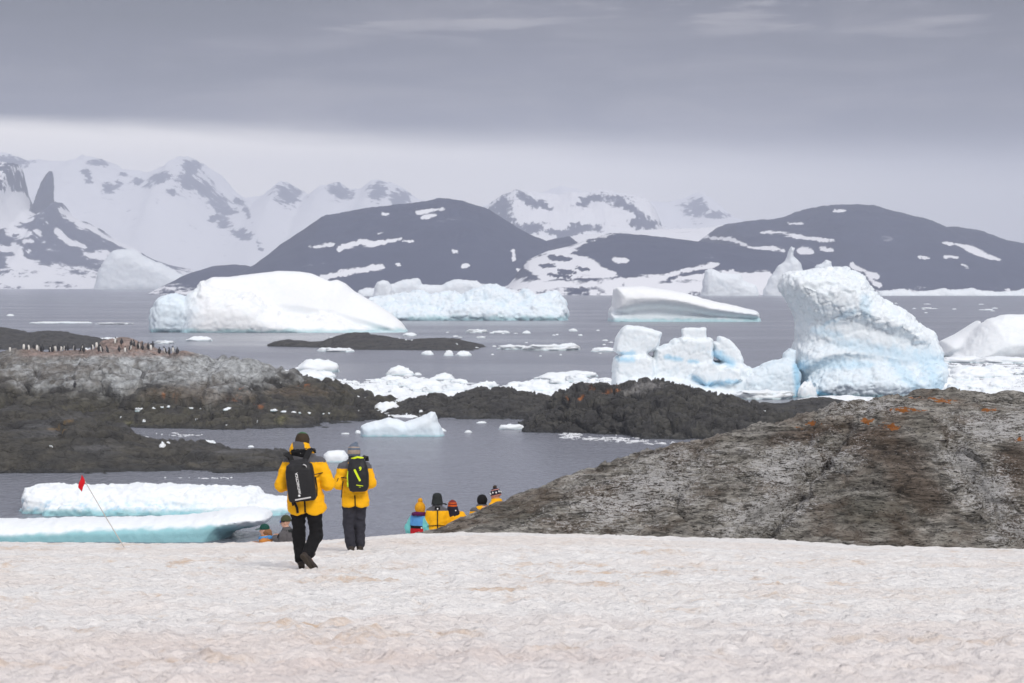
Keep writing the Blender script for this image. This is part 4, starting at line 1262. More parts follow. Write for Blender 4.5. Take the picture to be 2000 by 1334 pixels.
# ------------------------------------------------------------------ snow and ice lying on the islets, placed where a sight line meets the rock
def cast(bvh, px, py):
    d = Vector(((px - 1000) / FOC, 1.0, -(py - HOR) / FOC)).normalized()
    return bvh.ray_cast(Vector((0, 0, EYE)), d)[0]
def patches(parent, V, F, spots):
    bv = bvh_of(V, F)
    for px, py, wp, hp in spots:
        h = cast(bv, px, py)
        if h is None:
            continue
        s = h.y / FOC
        o = obj('snow_patch', SHAPES[rng.randrange(12)], parent, (h.x, h.y + 0.15, h.z - hp * s * 0.35), (0, 0, rng.uniform(0, 6)), (wp * s * 0.55, wp * s * 0.42, hp * s * 0.9))
    return bv
MAIN_BVH = patches(main_islet, mainV, mainF, [(272, 800, 22, 10), (301, 797, 12, 4), (316, 795, 12, 4), (328, 794, 12, 5), (372, 797, 16, 4), (392, 798, 8, 3), (446, 799, 26, 7), (237, 815, 6, 4), (283, 822, 12, 6), (384, 819, 7, 5), (219, 838, 8, 4),
    (534, 801, 18, 5), (556, 804, 16, 4), (575, 805, 14, 4), (585, 806, 10, 4), (603, 807, 12, 4), (632, 808, 8, 3), (644, 807, 8, 3), (503, 826, 4, 10), (442, 830, 6, 3), (682, 798, 5, 3), (700, 803, 6, 4),
    (150, 681, 22, 10), (170, 684, 20, 9), (140, 679, 10, 10), (265, 785, 4, 6)])
LOW_BVH = patches(low_islet, lowV, lowF, [(98, 873, 9, 6), (317, 872, 20, 18), (328, 866, 8, 7), (36, 862, 6, 3)])
MID_BVH = patches(mid_islet, midV, midF, [(772, 796, 7, 5), (795, 809, 8, 5), (822, 804, 9, 6), (740, 806, 8, 5), (778, 812, 8, 4), (803, 811, 7, 4), (875, 818, 5, 3), (893, 818, 4, 3), (720, 808, 8, 4)])
patches(ctr_islet, ctrV, ctrF, [(793, 664, 6, 3), (805, 665, 6, 3), (892, 672, 6, 3), (780, 661, 5, 2)])
patches(boulder_islet, bouV, bouF, [(1495, 803, 8, 4)])

# foam where the swell meets the islets
def foam(spots, label):
    r = np.random.RandomState(31)
    VV, FF, base = [], [], 0
    for px, py, wp, hp, cnt in spots:
        for _ in range(cnt):
            qx, qy = px + r.randn() * wp * 0.32, py + r.randn() * hp * 0.35
            y = sea_y(qy)
            x = (qx - 1000) / FOC * y
            k = 7
            a = np.arange(k) * 2 * math.pi / k + r.rand() * 3
            rr = (0.08 + 0.32 * r.rand() ** 2) * (0.6 + 0.6 * r.rand(k))
            ring = np.stack([x + np.cos(a) * rr, y + np.sin(a) * rr * 1.6, np.full(k, 0.004)], 1)
            tip = np.array([[x, y, 0.03 + 0.05 * r.rand()]])
            VV += [ring, tip]
            FF += [(base + i, base + (i + 1) % k, base + k) for i in range(k)]
            base += k + 1
    o = obj('sea_foam', make_mesh('sea_foam', np.concatenate(VV), np.array(FF), M['foam']))
    tag(o, label, 'foam', kind='stuff')
foam([(1115, 851, 30, 8, 80), (1180, 857, 90, 6, 90), (1235, 862, 60, 4, 60), (350, 850, 70, 4, 30), (440, 902, 40, 4, 12), (400, 934, 90, 2, 14), (1290, 866, 50, 3, 20)], 'white surf around the dark islets')

# ================================================================== people, packs, flag, penguins
M['yellow'] = plain('yellow_jacket_cloth', (0.92, 0.455, 0.002), 0.7, 0.10, 25.0, 0.25)
M['grey_cloth'] = plain('grey_shoulder_cloth', (0.105, 0.105, 0.115), 0.75, 0.15, 30.0, 0.2)
M['black_cloth'] = plain('black_trouser_cloth', (0.007, 0.007, 0.008), 0.85, 0.2, 30.0, 0.3)
M['slate_cloth'] = plain('slate_trouser_cloth', (0.030, 0.030, 0.040), 0.8, 0.2, 30.0, 0.3)
M['boot'] = plain('boot_leather', (0.040, 0.032, 0.028), 0.6, 0.3, 40.0, 0.3)
M['sole'] = plain('boot_sole', (0.055, 0.045, 0.035), 0.8, 0.4, 60.0, 0.4)
M['gaiter'] = plain('grey_gaiter', (0.075, 0.068, 0.062), 0.8, 0.2, 40.0, 0.2)
M['skin'] = plain('skin', (0.62, 0.36, 0.26), 0.55, 0.05, 20.0)
M['pack'] = plain('black_pack_fabric', (0.018, 0.018, 0.020), 0.5, 0.12, 20.0, 0.15)
M['strap'] = plain('black_webbing', (0.012, 0.012, 0.013), 0.6, 0.1, 60.0)
M['white_print'] = plain('white_print', (0.80, 0.80, 0.80), 0.6, 0.03, 10.0)
M['reflector'] = plain('pale_reflector', (0.62, 0.62, 0.62), 0.35, 0.05, 20.0)
M['neon'] = plain('neon_yellow_trim', (0.66, 0.80, 0.02), 0.5, 0.05, 20.0)
M['green_knit'] = plain('green_knit', (0.045, 0.13, 0.06), 0.9, 0.3, 60.0, 0.4)
M['brown_knit'] = plain('brown_knit', (0.05, 0.035, 0.022), 0.9, 0.3, 60.0, 0.4)
M['blue_knit'] = plain('grey_blue_knit', (0.13, 0.16, 0.21), 0.9, 0.35, 60.0, 0.4)
M['tan_knit'] = plain('tan_knit', (0.36, 0.29, 0.24), 0.9, 0.35, 60.0, 0.4)
M['mustard'] = plain('mustard_knit', (0.70, 0.33, 0.012), 0.9, 0.35, 45.0, 0.5)
M['teal_cloth'] = plain('teal_cloth', (0.16, 0.52, 0.52), 0.65, 0.12, 30.0, 0.2)
M['sky_cloth'] = plain('blue_cloth', (0.09, 0.30, 0.62), 0.65, 0.12, 30.0, 0.2)
M['red_cloth'] = plain('red_cloth', (0.50, 0.012, 0.022), 0.65, 0.15, 30.0, 0.2)
M['purple_knit'] = plain('purple_scarf_knit', (0.11, 0.012, 0.085), 0.9, 0.3, 50.0, 0.3)
M['charcoal'] = plain('charcoal_felt', (0.022, 0.026, 0.026), 0.9, 0.25, 50.0, 0.2)
M['orange_knit'] = plain('orange_knit', (0.75, 0.14, 0.02), 0.9, 0.2, 50.0, 0.2)
M['maroon_knit'] = plain('maroon_knit', (0.20, 0.03, 0.025), 0.9, 0.2, 50.0, 0.2)
M['navy_knit'] = plain('navy_scarf_knit', (0.018, 0.016, 0.03), 0.9, 0.3, 50.0, 0.2)
M['pink_knit'] = plain('pink_knit', (0.55, 0.26, 0.22), 0.9, 0.2, 50.0, 0.2)
M['green_cap'] = plain('dark_green_cap_cloth', (0.010, 0.065, 0.050), 0.8, 0.15, 40.0, 0.2)
M['hair'] = plain('auburn_hair', (0.26, 0.12, 0.05), 0.55, 0.5, 90.0, 0.4)
M['olive_knit'] = plain('olive_knit', (0.055, 0.062, 0.030), 0.9, 0.3, 50.0, 0.4)
M['lens'] = plain('blue_mirror_lens', (0.03, 0.10, 0.50), 0.12, 0.05, 20.0, metal=0.6)
M['check_cloth'] = plain('grey_patterned_cloth', (0.10, 0.094, 0.098), 0.8, 0.7, 18.0, 0.2)
M['rust_cloth'] = plain('orange_collar_cloth', (0.55, 0.22, 0.05), 0.75, 0.2, 30.0)
M['flag_red'] = plain('red_flag_cloth', (0.62, 0.008, 0.018), 0.6, 0.08, 15.0)
M['bamboo'] = plain('pale_pole', (0.50, 0.48, 0.45), 0.6, 0.12, 20.0)

def v3(a):
    return np.asarray(a, np.float32)
def smin(a, b, k):
    h = np.clip(0.5 + 0.5 * (b - a) / k, 0, 1)
    return b + (a - b) * h - k * h * (1 - h)
class Grid:
    def __init__(s, lo, hi, vox):
        s.lo, s.vox = lo, vox
        s.ax = [np.arange(lo[i], hi[i] + vox, vox, dtype=np.float32) for i in range(3)]
        s.X, s.Y, s.Z = np.meshgrid(*s.ax, indexing='ij')
    def cap(s, a, b, ra, rb, sy=1.0):
        a, b = v3(a), v3(b)
        e = b - a
        px, py, pz = s.X - a[0], s.Y - a[1], s.Z - a[2]
        t = np.clip((px * e[0] + py * e[1] + pz * e[2]) / max(float(e @ e), 1e-9), 0, 1)
        return np.sqrt((px - e[0] * t) ** 2 + ((py - e[1] * t) / sy) ** 2 + (pz - e[2] * t) ** 2) - (ra + (rb - ra) * t)
    def ell(s, c, r):
        k0 = np.sqrt(((s.X - c[0]) / r[0]) ** 2 + ((s.Y - c[1]) / r[1]) ** 2 + ((s.Z - c[2]) / r[2]) ** 2)
        return (k0 - 1) * min(r)
    def loft(s, prof, ex=2.4):
        """prof rows: z, cx, cy, half width, half depth"""
        p = np.array(prof, float)
        zs = s.ax[2]
        cx, cy, a, b = (np.interp(zs, p[:, 0], p[:, i]).astype(np.float32)[None, None, :] for i in (1, 2, 3, 4))
        rad = ((np.abs((s.X - cx) / a) ** ex + np.abs((s.Y - cy) / b) ** ex) ** (1 / ex) - 1) * np.minimum(a, b)
        dz = np.maximum(p[0, 0] - s.Z, s.Z - p[-1, 0])
        return np.maximum(rad, dz)
    def mesh(s, f):
        return surface_net(np.maximum(f, -9), s.lo, s.vox)

def wrinkle(V, F, amp, sc, seed, st=(1, 1, 1)):
    N = vnormals(V, F)
    P = V * np.asarray(st) * sc
    return V + N * (amp * (fbm(P, 3, seed, 0.55) + 0.6 * fbm(P * 0.9 + 9, 2, seed + 3, 0.5, 'r')))[:, None]

def part(name, V, F, mat, parent, fmat=None, label=None):
    o = obj(name, make_mesh(name, V, F, mat, fmat=fmat), parent)
    if label:
        o['label'] = label
    return o

def cut(V, F, mask):
    F2 = F[mask]
    u, inv = np.unique(F2, return_inverse=True)
    return V[u], inv.reshape(F2.shape)

def band(pts, wid, th, mat, name, parent, axis=(0, -1, 0)):
    """flat strap along points, given width and thickness"""
    pts = [Vector(p) for p in pts]
    bm = bmesh.new()
    rows = []
    ax = Vector(axis)
    for i, p in enumerate(pts):
        d = (pts[min(i + 1, len(pts) - 1)] - pts[max(i - 1, 0)]).normalized()
        s = d.cross(ax).normalized() * wid / 2
        n = s.cross(d).normalized() * th / 2
        rows.append([bm.verts.new(p + s + n), bm.verts.new(p - s + n), bm.verts.new(p - s - n), bm.verts.new(p + s - n)])
    for a, c in zip(rows, rows[1:]):
        for i in range(4):
            j = (i + 1) % 4
            bm.faces.new((a[i], a[j], c[j], c[i]))
    bm.faces.new(rows[0][::-1])
    bm.faces.new(rows[-1])
    bmesh.ops.recalc_face_normals(bm, faces=bm.faces)
    return obj(name, from_bm(name, bm, mat, False), parent)

def tube(pts, rad, mat, name, parent, seg=8):
    pts = [Vector(p) for p in pts]
    bm = bmesh.new()
    rows = []
    for i, p in enumerate(pts):
        d = (pts[min(i + 1, len(pts) - 1)] - pts[max(i - 1, 0)]).normalized()
        u = d.cross(Vector((0.31, 0.87, 0.4))).normalized()
        t = d.cross(u)
        r = rad[i] if isinstance(rad, (list, tuple)) else rad
        rows.append([bm.verts.new(p + (u * math.cos(k * 2 * math.pi / seg) + t * math.sin(k * 2 * math.pi / seg)) * r) for k in range(seg)])
    for a, c in zip(rows, rows[1:]):
        for i in range(seg):
            j = (i + 1) % seg
            bm.faces.new((a[i], a[j], c[j], c[i]))
    bm.faces.new(rows[0][::-1])
    bm.faces.new(rows[-1])
    bmesh.ops.recalc_face_normals(bm, faces=bm.faces)
    return obj(name, from_bm(name, bm, mat), parent)

def hand(wr, el, s, side):
    """palm, four bent fingers of unequal length and a thumb, half closed"""
    wr, el = v3(wr), v3(el)
    d = wr - el
    d /= np.linalg.norm(d)
    up = v3((0, 0, 1)) - d * d[2]
    up /= max(np.linalg.norm(up), 1e-6)
    lat = np.cross(d, up)
    inn = lat * (1 if side < 0 else -1)          # towards the body
    g = Grid(wr - 0.15 * s, wr + 0.15 * s, 0.0078 * s)
    f = g.cap(wr, wr + d * 0.07 * s, 0.026 * s, 0.030 * s)
    for k, ln in enumerate((0.062, 0.075, 0.070, 0.055)):
        o = wr + d * 0.075 * s + up * (0.027 - 0.018 * k) * s
        m1 = o + (d * 0.75 + inn * 0.45) * ln * 0.55 * s
        m2 = m1 + (d * 0.1 + inn * 0.95) * ln * 0.55 * s
        f = smin(f, np.minimum(g.cap(o - d * 0.02 * s, m1, 0.0105 * s, 0.0092 * s), g.cap(m1, m2, 0.0092 * s, 0.0078 * s)), 0.004)
    o = wr + d * 0.03 * s + up * 0.024 * s
    m1 = o + (d * 0.55 + up * 0.5 + inn * 0.45) * 0.038 * s
    f = smin(f, np.minimum(g.cap(o, m1, 0.013 * s, 0.0105 * s), g.cap(m1, m1 + (d * 0.7 + inn * 0.5) * 0.03 * s, 0.0105 * s, 0.009 * s)), 0.005)
    return g.mesh(f)

BASEJ = dict(hipL=(-.095, 0, .90), hipR=(.095, 0, .90), kneeL=(-.10, .03, .49), kneeR=(.10, .03, .49), ankL=(-.10, 0, .10), ankR=(.10, 0, .10), toeL=(-.115, .17, .035), toeR=(.115, .17, .035),
             shL=(-.180, 0, 1.375), shR=(.180, 0, 1.375), elL=(-.25, -.03, 1.15), elR=(.25, -.03, 1.15), wrL=(-.20, .17, 1.02), wrR=(.20, .17, 1.02), head=(0, .02, 1.60))
TORSO = [(0.74, 0, 0, .225, .150), (0.86, 0, 0, .232, .158), (1.0, 0, 0, .212, .148), (1.2, 0, 0, .222, .150), (1.32, 0, 0, .218, .142), (1.41, 0, 0, .175, .120), (1.47, 0, 0, .115, .10), (1.535, 0, .01, .088, .092)]

def person(label, loc, yaw, H=1.75, J=None, torso=None, jacket='yellow', yoke='grey_cloth', yoke_z=1.385, trousers='slate_cloth', head_yaw=0.0, head_tilt=0.0, vox=0.014, hem_wave=0.0, jac_fn=None, seed=0, sleeve_r=(.088, .080, .062), jackmats=None):
    s = H / 1.75
    j = dict(BASEJ)
    j.update(J or {})
    j = {k: np.array(a, float) * s for k, a in j.items()}
    prof = [tuple(q * s for q in r) for r in (torso or TORSO)]
    # --- body
    g = Grid((-0.5 * s, -0.45 * s, -0.02), (0.5 * s, 0.45 * s, 1.56 * s), 0.030)
    f = g.loft([(max(z, .88 * s), cx, cy, a * (.78 if z > 1.05 * s else .58), b_ * (.75 if z > 1.05 * s else .6)) for z, cx, cy, a, b_ in prof[1:]])
    for q in 'LR':
        f = smin(f, g.cap(j['hip' + q], j['knee' + q], .085 * s, .055 * s), .03)
        f = smin(f, g.cap(j['knee' + q], j['ank' + q], .055 * s, .036 * s), .02)
        f = smin(f, g.cap(j['ank' + q], j['toe' + q], .040 * s, .028 * s), .02)
        f = smin(f, g.cap(j['sh' + q], j['el' + q], .055 * s, .042 * s), .03)
        f = smin(f, g.cap(j['el' + q], j['wr' + q], .042 * s, .028 * s), .02)
    f = smin(f, g.cap((0, 0, 1.40 * s), j['head'] - np.array([0, 0.01, .09 * s]), .07 * s, .058 * s), .03)
    bodyV, bodyF = g.mesh(f)
    hc = j['head']
    # --- head, modelled facing +y and then turned
    g = Grid((-.13 * s, -.15 * s, -.20 * s), (.13 * s, .17 * s, .15 * s), 0.0105)
    f = g.ell((0, -.005, .025), (.076 * s, .096 * s, .092 * s))
    f = smin(f, g.ell((0, .025, -.045), (.056 * s, .066 * s, .072 * s)), .03)
    f = smin(f, g.cap((0, .088 * s, .01), (0, .112 * s, -.028 * s), .009, .015), .014)
    f = smin(f, g.cap((-.02, .083 * s, -.068 * s), (.02, .083 * s, -.068 * s), .011, .011), .010)
    f = smin(f, g.cap((-.03, .082 * s, .032 * s), (.03, .082 * s, .032 * s), .010, .010), .014)
    for q in (-1, 1):
        f = np.maximum(f, -g.ell((q * .031 * s, .100 * s, .008 * s), (.018, .016, .012)))
        f = smin(f, g.ell((q * .032 * s, .078 * s, .008 * s), (.014, .012, .011)), .004)
        f = smin(f, g.ell((q * .078 * s, -.005, -.01), (.012, .024, .034)), .008)
    f = smin(f, g.cap((0, -.005, -.19 * s), (0, 0, -.06 * s), .052 * s, .055 * s), .03)
    hV, hF = g.mesh(f)
    def turn(P):
        ct, st = math.cos(head_tilt), math.sin(head_tilt)
        P = np.stack([P[:, 0], P[:, 1] * ct - P[:, 2] * st, P[:, 1] * st + P[:, 2] * ct], 1)
        c_, s_ = math.cos(head_yaw), math.sin(head_yaw)
        return np.stack([P[:, 0] * c_ - P[:, 1] * s_, P[:, 0] * s_ + P[:, 1] * c_, P[:, 2]], 1) + hc
    hV = turn(hV)
    pieces = [(bodyV, bodyF), (hV, hF)] + [hand(j['wr' + q], j['el' + q], s, -1 if q == 'L' else 1) for q in 'LR']
    VV, FF, n0 = [], [], 0
    for a, c_ in pieces:
        VV.append(a)
        FF.append(c_ + n0)
        n0 += len(a)
    root = obj('person', make_mesh('person', np.concatenate(VV), np.concatenate(FF), M['skin']), None, loc, (0, 0, yaw))
    tag(root, label, 'person')
    # --- trousers
    g = Grid((-.36 * s, -.48 * s, .06 * s), (.36 * s, .32 * s, 1.0 * s), vox)
    f = g.ell((0, 0, .90 * s), (.175 * s, .135 * s, .14 * s))
    for q in 'LR':
        k_, a_ = j['knee' + q], j['ank' + q]
        end = a_ + (k_ - a_) * 0.10
        f = smin(f, g.cap(j['hip' + q], k_, .108 * s, .082 * s), .05)
        f = smin(f, g.cap(k_, end, .082 * s, .074 * s), .03)
    V, F = g.mesh(f)
    V = wrinkle(V, F, .022, 7.5, seed + 5, (1, 1, 1.6))
    part('trousers', V, F, M[trousers], root)
    # --- boots
    for q in 'LR':
        a_, t_ = j['ank' + q], j['toe' + q]
        k_ = j['knee' + q]
        ax_ = (t_ - a_) / np.linalg.norm(t_ - a_)
        sh = (k_ - a_) / np.linalg.norm(k_ - a_)
        heel = a_ - ax_ * .05 * s - sh * .045 * s
        lo = np.minimum(np.minimum(heel, t_), a_) - .10
        hi = np.maximum(np.maximum(heel, t_), a_ + sh * .14 * s) + .10
        g = Grid(lo, hi, 0.016)
        f = g.cap(a_, a_ + sh * .13 * s, .056 * s, .060 * s)
        f = smin(f, g.cap(heel, t_, .046 * s, .040 * s), .03)
        V, F = g.mesh(f)
        b_ = part('boot', V, F, M['boot'], root)
        nrm = np.cross(np.cross(ax_, sh), ax_)
        nrm /= np.linalg.norm(nrm)
        g = Grid(lo, hi, 0.014)
        hb, tb = heel - nrm * .030 * s, t_ - nrm * .024 * s
        ey = g.cap(hb - ax_ * .005, tb + ax_ * .02, .046 * s, .043 * s)
        pl = np.abs((g.X - hb[0]) * nrm[0] + (g.Y - hb[1]) * nrm[1] + (g.Z - hb[2]) * nrm[2]) - .017
        V, F = g.mesh(np.maximum(ey, pl))
        part('sole', V, F, M['sole'], b_)
    # --- jacket
    g = Grid((-.52 * s, -.30 * s, prof[0][0] - .06), (.52 * s, .46 * s, prof[-1][0] + .04), vox)
    f = g.loft(prof)
    for q in 'LR':
        sg = -1 if q == 'L' else 1
        f = smin(f, g.cap(j['sh' + q], j['el' + q], sleeve_r[0] * s, sleeve_r[1] * s), .035)
        f = smin(f, g.cap(j['el' + q], j['wr' + q], sleeve_r[1] * s, sleeve_r[2] * s), .02)
    if hem_wave:
        f = np.maximum(f, (prof[0][0] + hem_wave * (np.abs(np.sin((g.X - prof[0][1]) * math.pi / (.27 * s))) * -1 + 1)) - g.Z)
    V, F = g.mesh(f)
    V = wrinkle(V, F, .026, 6.0, seed + 9, (1, 1, 1.5))
    C = V[F].mean(1)
    if jackmats is not None:
        jk = part('jacket', V, F, [M[q] for q in jackmats], root, fmat=jac_fn(C / s))
    else:
        ym = (C[:, 2] > yoke_z * s) if yoke else np.zeros(len(C), bool)
        jk = part('jacket', *cut(V, F, ~ym), M[jacket], root)
        if yoke:
            part('shoulder_panel', *cut(V, F, ym), M[yoke], jk)
    return root, jk, j, s, turn, prof

def beanie(root, turn, s, mat, r=(.097, .112, .118), zc=.035, low=-.005, stripes=None, pom=None, droop=(0, 0, 0), seed=0, knit=0.006, extra=None):
    g = Grid((-.16 * s, -.18 * s, -.12 * s), (.16 * s, .18 * s, .24 * s), 0.009)
    f = g.ell((0, -.008, zc * s), (r[0] * s, r[1] * s, r[2] * s))
    if extra is not None:
        f = smin(f, extra(g), .03)
    f = np.maximum(f, low * s - g.Z)
    V, F = g.mesh(f)
    V = wrinkle(V, F, knit, 22, seed)
    C = V[F].mean(1) / s
    mats = [M[mat]] + [M[q[2]] for q in (stripes or [])]
    fm = np.zeros(len(F), int)
    for i, (z0, z1, _m) in enumerate(stripes or []):
        fm[(C[:, 2] > z0) & (C[:, 2] < z1)] = i + 1
    hat = part('hat', turn(V), F, mats, root, fmat=fm)
    if pom:
        pr, pm, pz = pom[:3]
        off = pom[3] if len(pom) > 3 else (0, 0)
        g = Grid((-.09, -.09, -.09), (.09, .09, .09), 0.009)
        V, F = g.mesh(g.ell((0, 0, 0), (pr, pr, pr)))
        V = wrinkle(V, F, .014, 45, seed + 4)
        part('pompom', turn(V + np.array([off[0], off[1], pz * s])), F, M[pm], hat)
    return hat

def drape(o, bv, gap=0.004):
    """lay a flat print onto the rear face of a pack"""
    for v in o.data.vertices:
        h = bv.ray_cast(Vector((v.co.x, -2.0, v.co.z)), Vector((0, 1, 0)))[0]
        if h is not None:
            v.co.y = h.y - gap - (0.002 if v.co.y < 0 else 0)
    o.data.update()

def text_mesh(body, size, mat, rot, pos, bold=0.0):
    cu = bpy.data.curves.new('print', 'FONT')
    cu.body = body
    cu.size = size
    cu.extrude = 0.001
    cu.offset = bold
    cu.align_x = 'LEFT'
    cu.resolution_u = 3
    t_ = bpy.data.objects.new('print', cu)
    COL.objects.link(t_)
    bpy.context.view_layer.update()
    me = bpy.data.meshes.new_from_object(t_.evaluated_get(bpy.context.evaluated_depsgraph_get()))
    bpy.data.objects.remove(t_)
    bpy.data.curves.remove(cu)
    c_, s_ = math.cos(rot), math.sin(rot)
    for v in me.vertices:
        x, y, z = v.co
        v.co = (pos[0] + x * c_ - y * s_, -z, pos[1] + x * s_ + y * c_)
    me.materials.clear()
    me.materials.append(mat)
    return me

def flat_shape(pts, mat, n=1):
    bm = bmesh.new()
    vs = [bm.verts.new((x, 0, z)) for x, z in pts]
    bm.faces.new(vs)
    bmesh.ops.subdivide_edges(bm, edges=bm.edges, cuts=n, use_grid_fill=True)
    return from_bm('print', bm, mat, False)

def bar(x0, z0, x1, z1, r):
    """rounded bar outline"""
    a = math.atan2(z1 - z0, x1 - x0)
    pts = []
    for k in range(7):
        t_ = a - math.pi / 2 + math.pi * k / 6
        pts.append((x1 + r * math.cos(t_), z1 + r * math.sin(t_)))
    for k in range(7):
        t_ = a + math.pi / 2 + math.pi * k / 6
        pts.append((x0 + r * math.cos(t_), z0 + r * math.sin(t_)))
    return pts

# ------------------------------------------------------------------ walker with the lettered pack
Y1 = 35.0
X1 = (595 - 1000) / FOC * Y1
T1 = [(0.765, .03, 0, .250, .160), (0.85, .03, 0, .255, .168), (1.0, .015, 0, .235, .160), (1.2, 0, 0, .232, .158), (1.38, -.01, 0, .245, .15), (1.47, -.015, 0, .225, .135), (1.55, -.025, 0, .185, .12), (1.61, -.035, .01, .115, .105)]
J1 = dict(hipL=(-.085, 0, .90), hipR=(.115, 0, .90), kneeL=(-.085, .06, .50), ankL=(-.052, .05, .11), toeL=(-.065, .22, .035), kneeR=(.165, -.04, .49), ankR=(.055, -.27, .225), toeR=(.155, -.165, .052),
          shL=(-.205, 0, 1.455), shR=(.195, 0, 1.455), elL=(-.305, -.05, 1.17), elR=(.315, -.05, 1.20), wrL=(-.19, .22, 1.18), wrR=(.19, .22, 1.22), head=(-.035, .05, 1.735))
r1, jk1, j1, s1, turn1, _ = person('person walking away in yellow jacket with hood up and black trousers, carrying a black pack', (X1, Y1, on_snow(X1, Y1) - 0.015), 0.0, 1.75, J1, T1, trousers='black_cloth', yoke_z=1.478, head_tilt=-0.25, vox=0.012, hem_wave=0.05, seed=11, sleeve_r=(.095, .092, .070))
beanie(r1, turn1, 1.0, 'green_knit', r=(.098, .116, .122), zc=.025, low=-.02, stripes=[(-.02, .115, 'brown_knit')], seed=21)
# hood: yellow shell with a grey centre panel, thrown up around the head
g = Grid((-.29, -.20, 1.50), (.20, .24, 1.90), 0.011)
f = g.ell((-.060, .010, 1.660), (.138, .125, .108))
f = smin(f, g.ell((-.035, .0, 1.585), (.160, .135, .075)), .05)
f = np.maximum(f, -g.ell((-.045, .20, 1.73), (.125, .17, .13)))
f = np.maximum(f, -g.ell((-.045, .05, 1.80), (.105, .10, .12)))
V, F = g.mesh(f)
V = wrinkle(V, F, .016, 8.0, 31)
C = V[F].mean(1)
gm = (np.abs(C[:, 0] + .075 + (C[:, 2] - 1.70) * 0.25) < .080) & (C[:, 1] < .05)
low = (C[:, 2] < 1.655) & (C[:, 1] < .05) & (np.abs(C[:, 0] + .04) < .14)
hd = part('hood', *cut(V, F, ~(gm | low)), M['yellow'], jk1)
part('hood_panel', *cut(V, F, gm & ~low), M['grey_cloth'], jk1)
part('collar_panel', *cut(V, F, low), M['black_cloth'], jk1)
band([(.012, -.175, .98), (.018, -.182, .90), (.022, -.18, .80)], .022, .012, M['black_cloth'], 'back_seam', jk1)
tube([(.01 + .0, -.0, 0)] * 0 or [(.105, -.205, .26), (.085, -.245, .235)], [.068, .064], M['gaiter'], 'gaiter', r1, 14)

def backpack(label, root_loc, yaw, roll, prof, body_mat, ex=4.0, seed=0):
    root = obj('backpack', None, None, root_loc, (0, roll, yaw))
    tag(root, label, 'backpack')
    z0, z1 = prof[0][0], prof[-1][0]
    a = max(p[3] for p in prof)
    b_ = max(p[4] for p in prof)
    g = Grid((-a - .05, -b_ - .05, z0 - .05), (a + .05, b_ + .05, z1 + .05), 0.0085)
    f = g.loft(prof, ex)
    V, F = g.mesh(f)
    V = wrinkle(V, F, .006, 9.0, seed)
    part('pack_body', V, F, body_mat, root)
    return root, bvh_of(V, F)

zb = on_snow(X1, Y1)
pk1, bv1 = backpack('black roll top backpack with white vertical lettering worn by the hooded walker', (X1 - .030, Y1 - .285, zb + 1.225), 0.0, R(-6),
    [(-.275, 0, 0, .155, .075), (-.262, 0, 0, .178, .098), (-.20, 0, 0, .186, .112), (0, 0, 0, .192, .118), (.15, 0, 0, .188, .110), (.215, 0, 0, .172, .088), (.245, 0, .01, .125, .060), (.270, 0, .015, .118, .040), (.285, 0, .015, .105, .030)], M['pack'], seed=3)
o = obj('lettering', text_mesh('ANTARCTICA', .046, M['white_print'], R(94), (-.004, -.165), .0012), pk1)
drape(o, bv1)
o = obj('emblem', flat_shape([(-.030 + .020 * math.cos(k * math.pi / 6) * (1 if k % 2 else .62), -.190 + .020 * math.sin(k * math.pi / 6) * (1 if k % 2 else .62)) for k in range(12)], M['white_print']), pk1)
drape(o, bv1)
o = obj('reflective_bar', flat_shape(bar(-.085, -.243, .115, -.228, .010), M['reflector'], 2), pk1)
drape(o, bv1, .008)
tube([(.055, -.085, .215), (.075, -.115, .222), (.100, -.115, .205), (.108, -.10, .180)], .007, M['reflector'], 'clip', pk1, 6)
tube([(.055, -.075, .24), (.062, -.11, .205), (.085, -.122, .19)], .006, M['strap'], 'clip', pk1, 6)
for sg, pts in ((-1, [(-.085, .03, .24), (-.12, .10, .32), (-.165, .17, .375), (-.19, .25, .385), (-.19, .36, .34)]), (1, [(.075, .03, .24), (.115, .10, .33), (.155, .17, .395), (.180, .25, .40), (.18, .36, .34)])):
    band(pts, .075, .022, M['strap'], 'shoulder_strap', pk1, (0, -.7, .7))
band([(-.13, .12, .395), (0, .10, .40), (.12, .12, .425)], .020, .010, M['strap'], 'top_strap', pk1, (0, 0, 1))
tube([(-.17, .10, .345), (-.185, .06, .36), (-.155, .04, .345), (-.13, .06, .31)], .010, M['strap'], 'strap_loop', pk1, 6)
tube([(.16, .10, .40), (.185, .05, .42), (.215, .06, .395), (.235, .10, .375)], .010, M['strap'], 'strap_loop', pk1, 6)
band([(.18, .05, .06), (.25, .10, .065), (.30, .20, .07)], .034, .008, M['strap'], 'side_strap', pk1, (0, 0, 1))
band([(-.18, .03, -.02), (-.165, .05, -.15), (-.15, .05, -.26), (-.145, .08, -.33)], .028, .010, M['strap'], 'hip_strap', pk1)
band([(.20, .03, .03), (.205, .05, -.12), (.195, .04, -.22), (.16, .0, -.27)], .018, .010, M['strap'], 'hip_strap', pk1)
band([(-.135, .10, -.26), (-.10, .10, -.36), (-.095, .105, -.44)], .034, .012, M['strap'], 'strap_tail', pk1)
# collar tag above the pack
o = obj('collar_mark', flat_shape([(-.045 + .017 * math.cos(k * math.pi / 5), 1.588 + .017 * math.sin(k * math.pi / 5)) for k in range(10)], M['white_print']), jk1)
for v in o.data.vertices:
    v.co.y = -.140

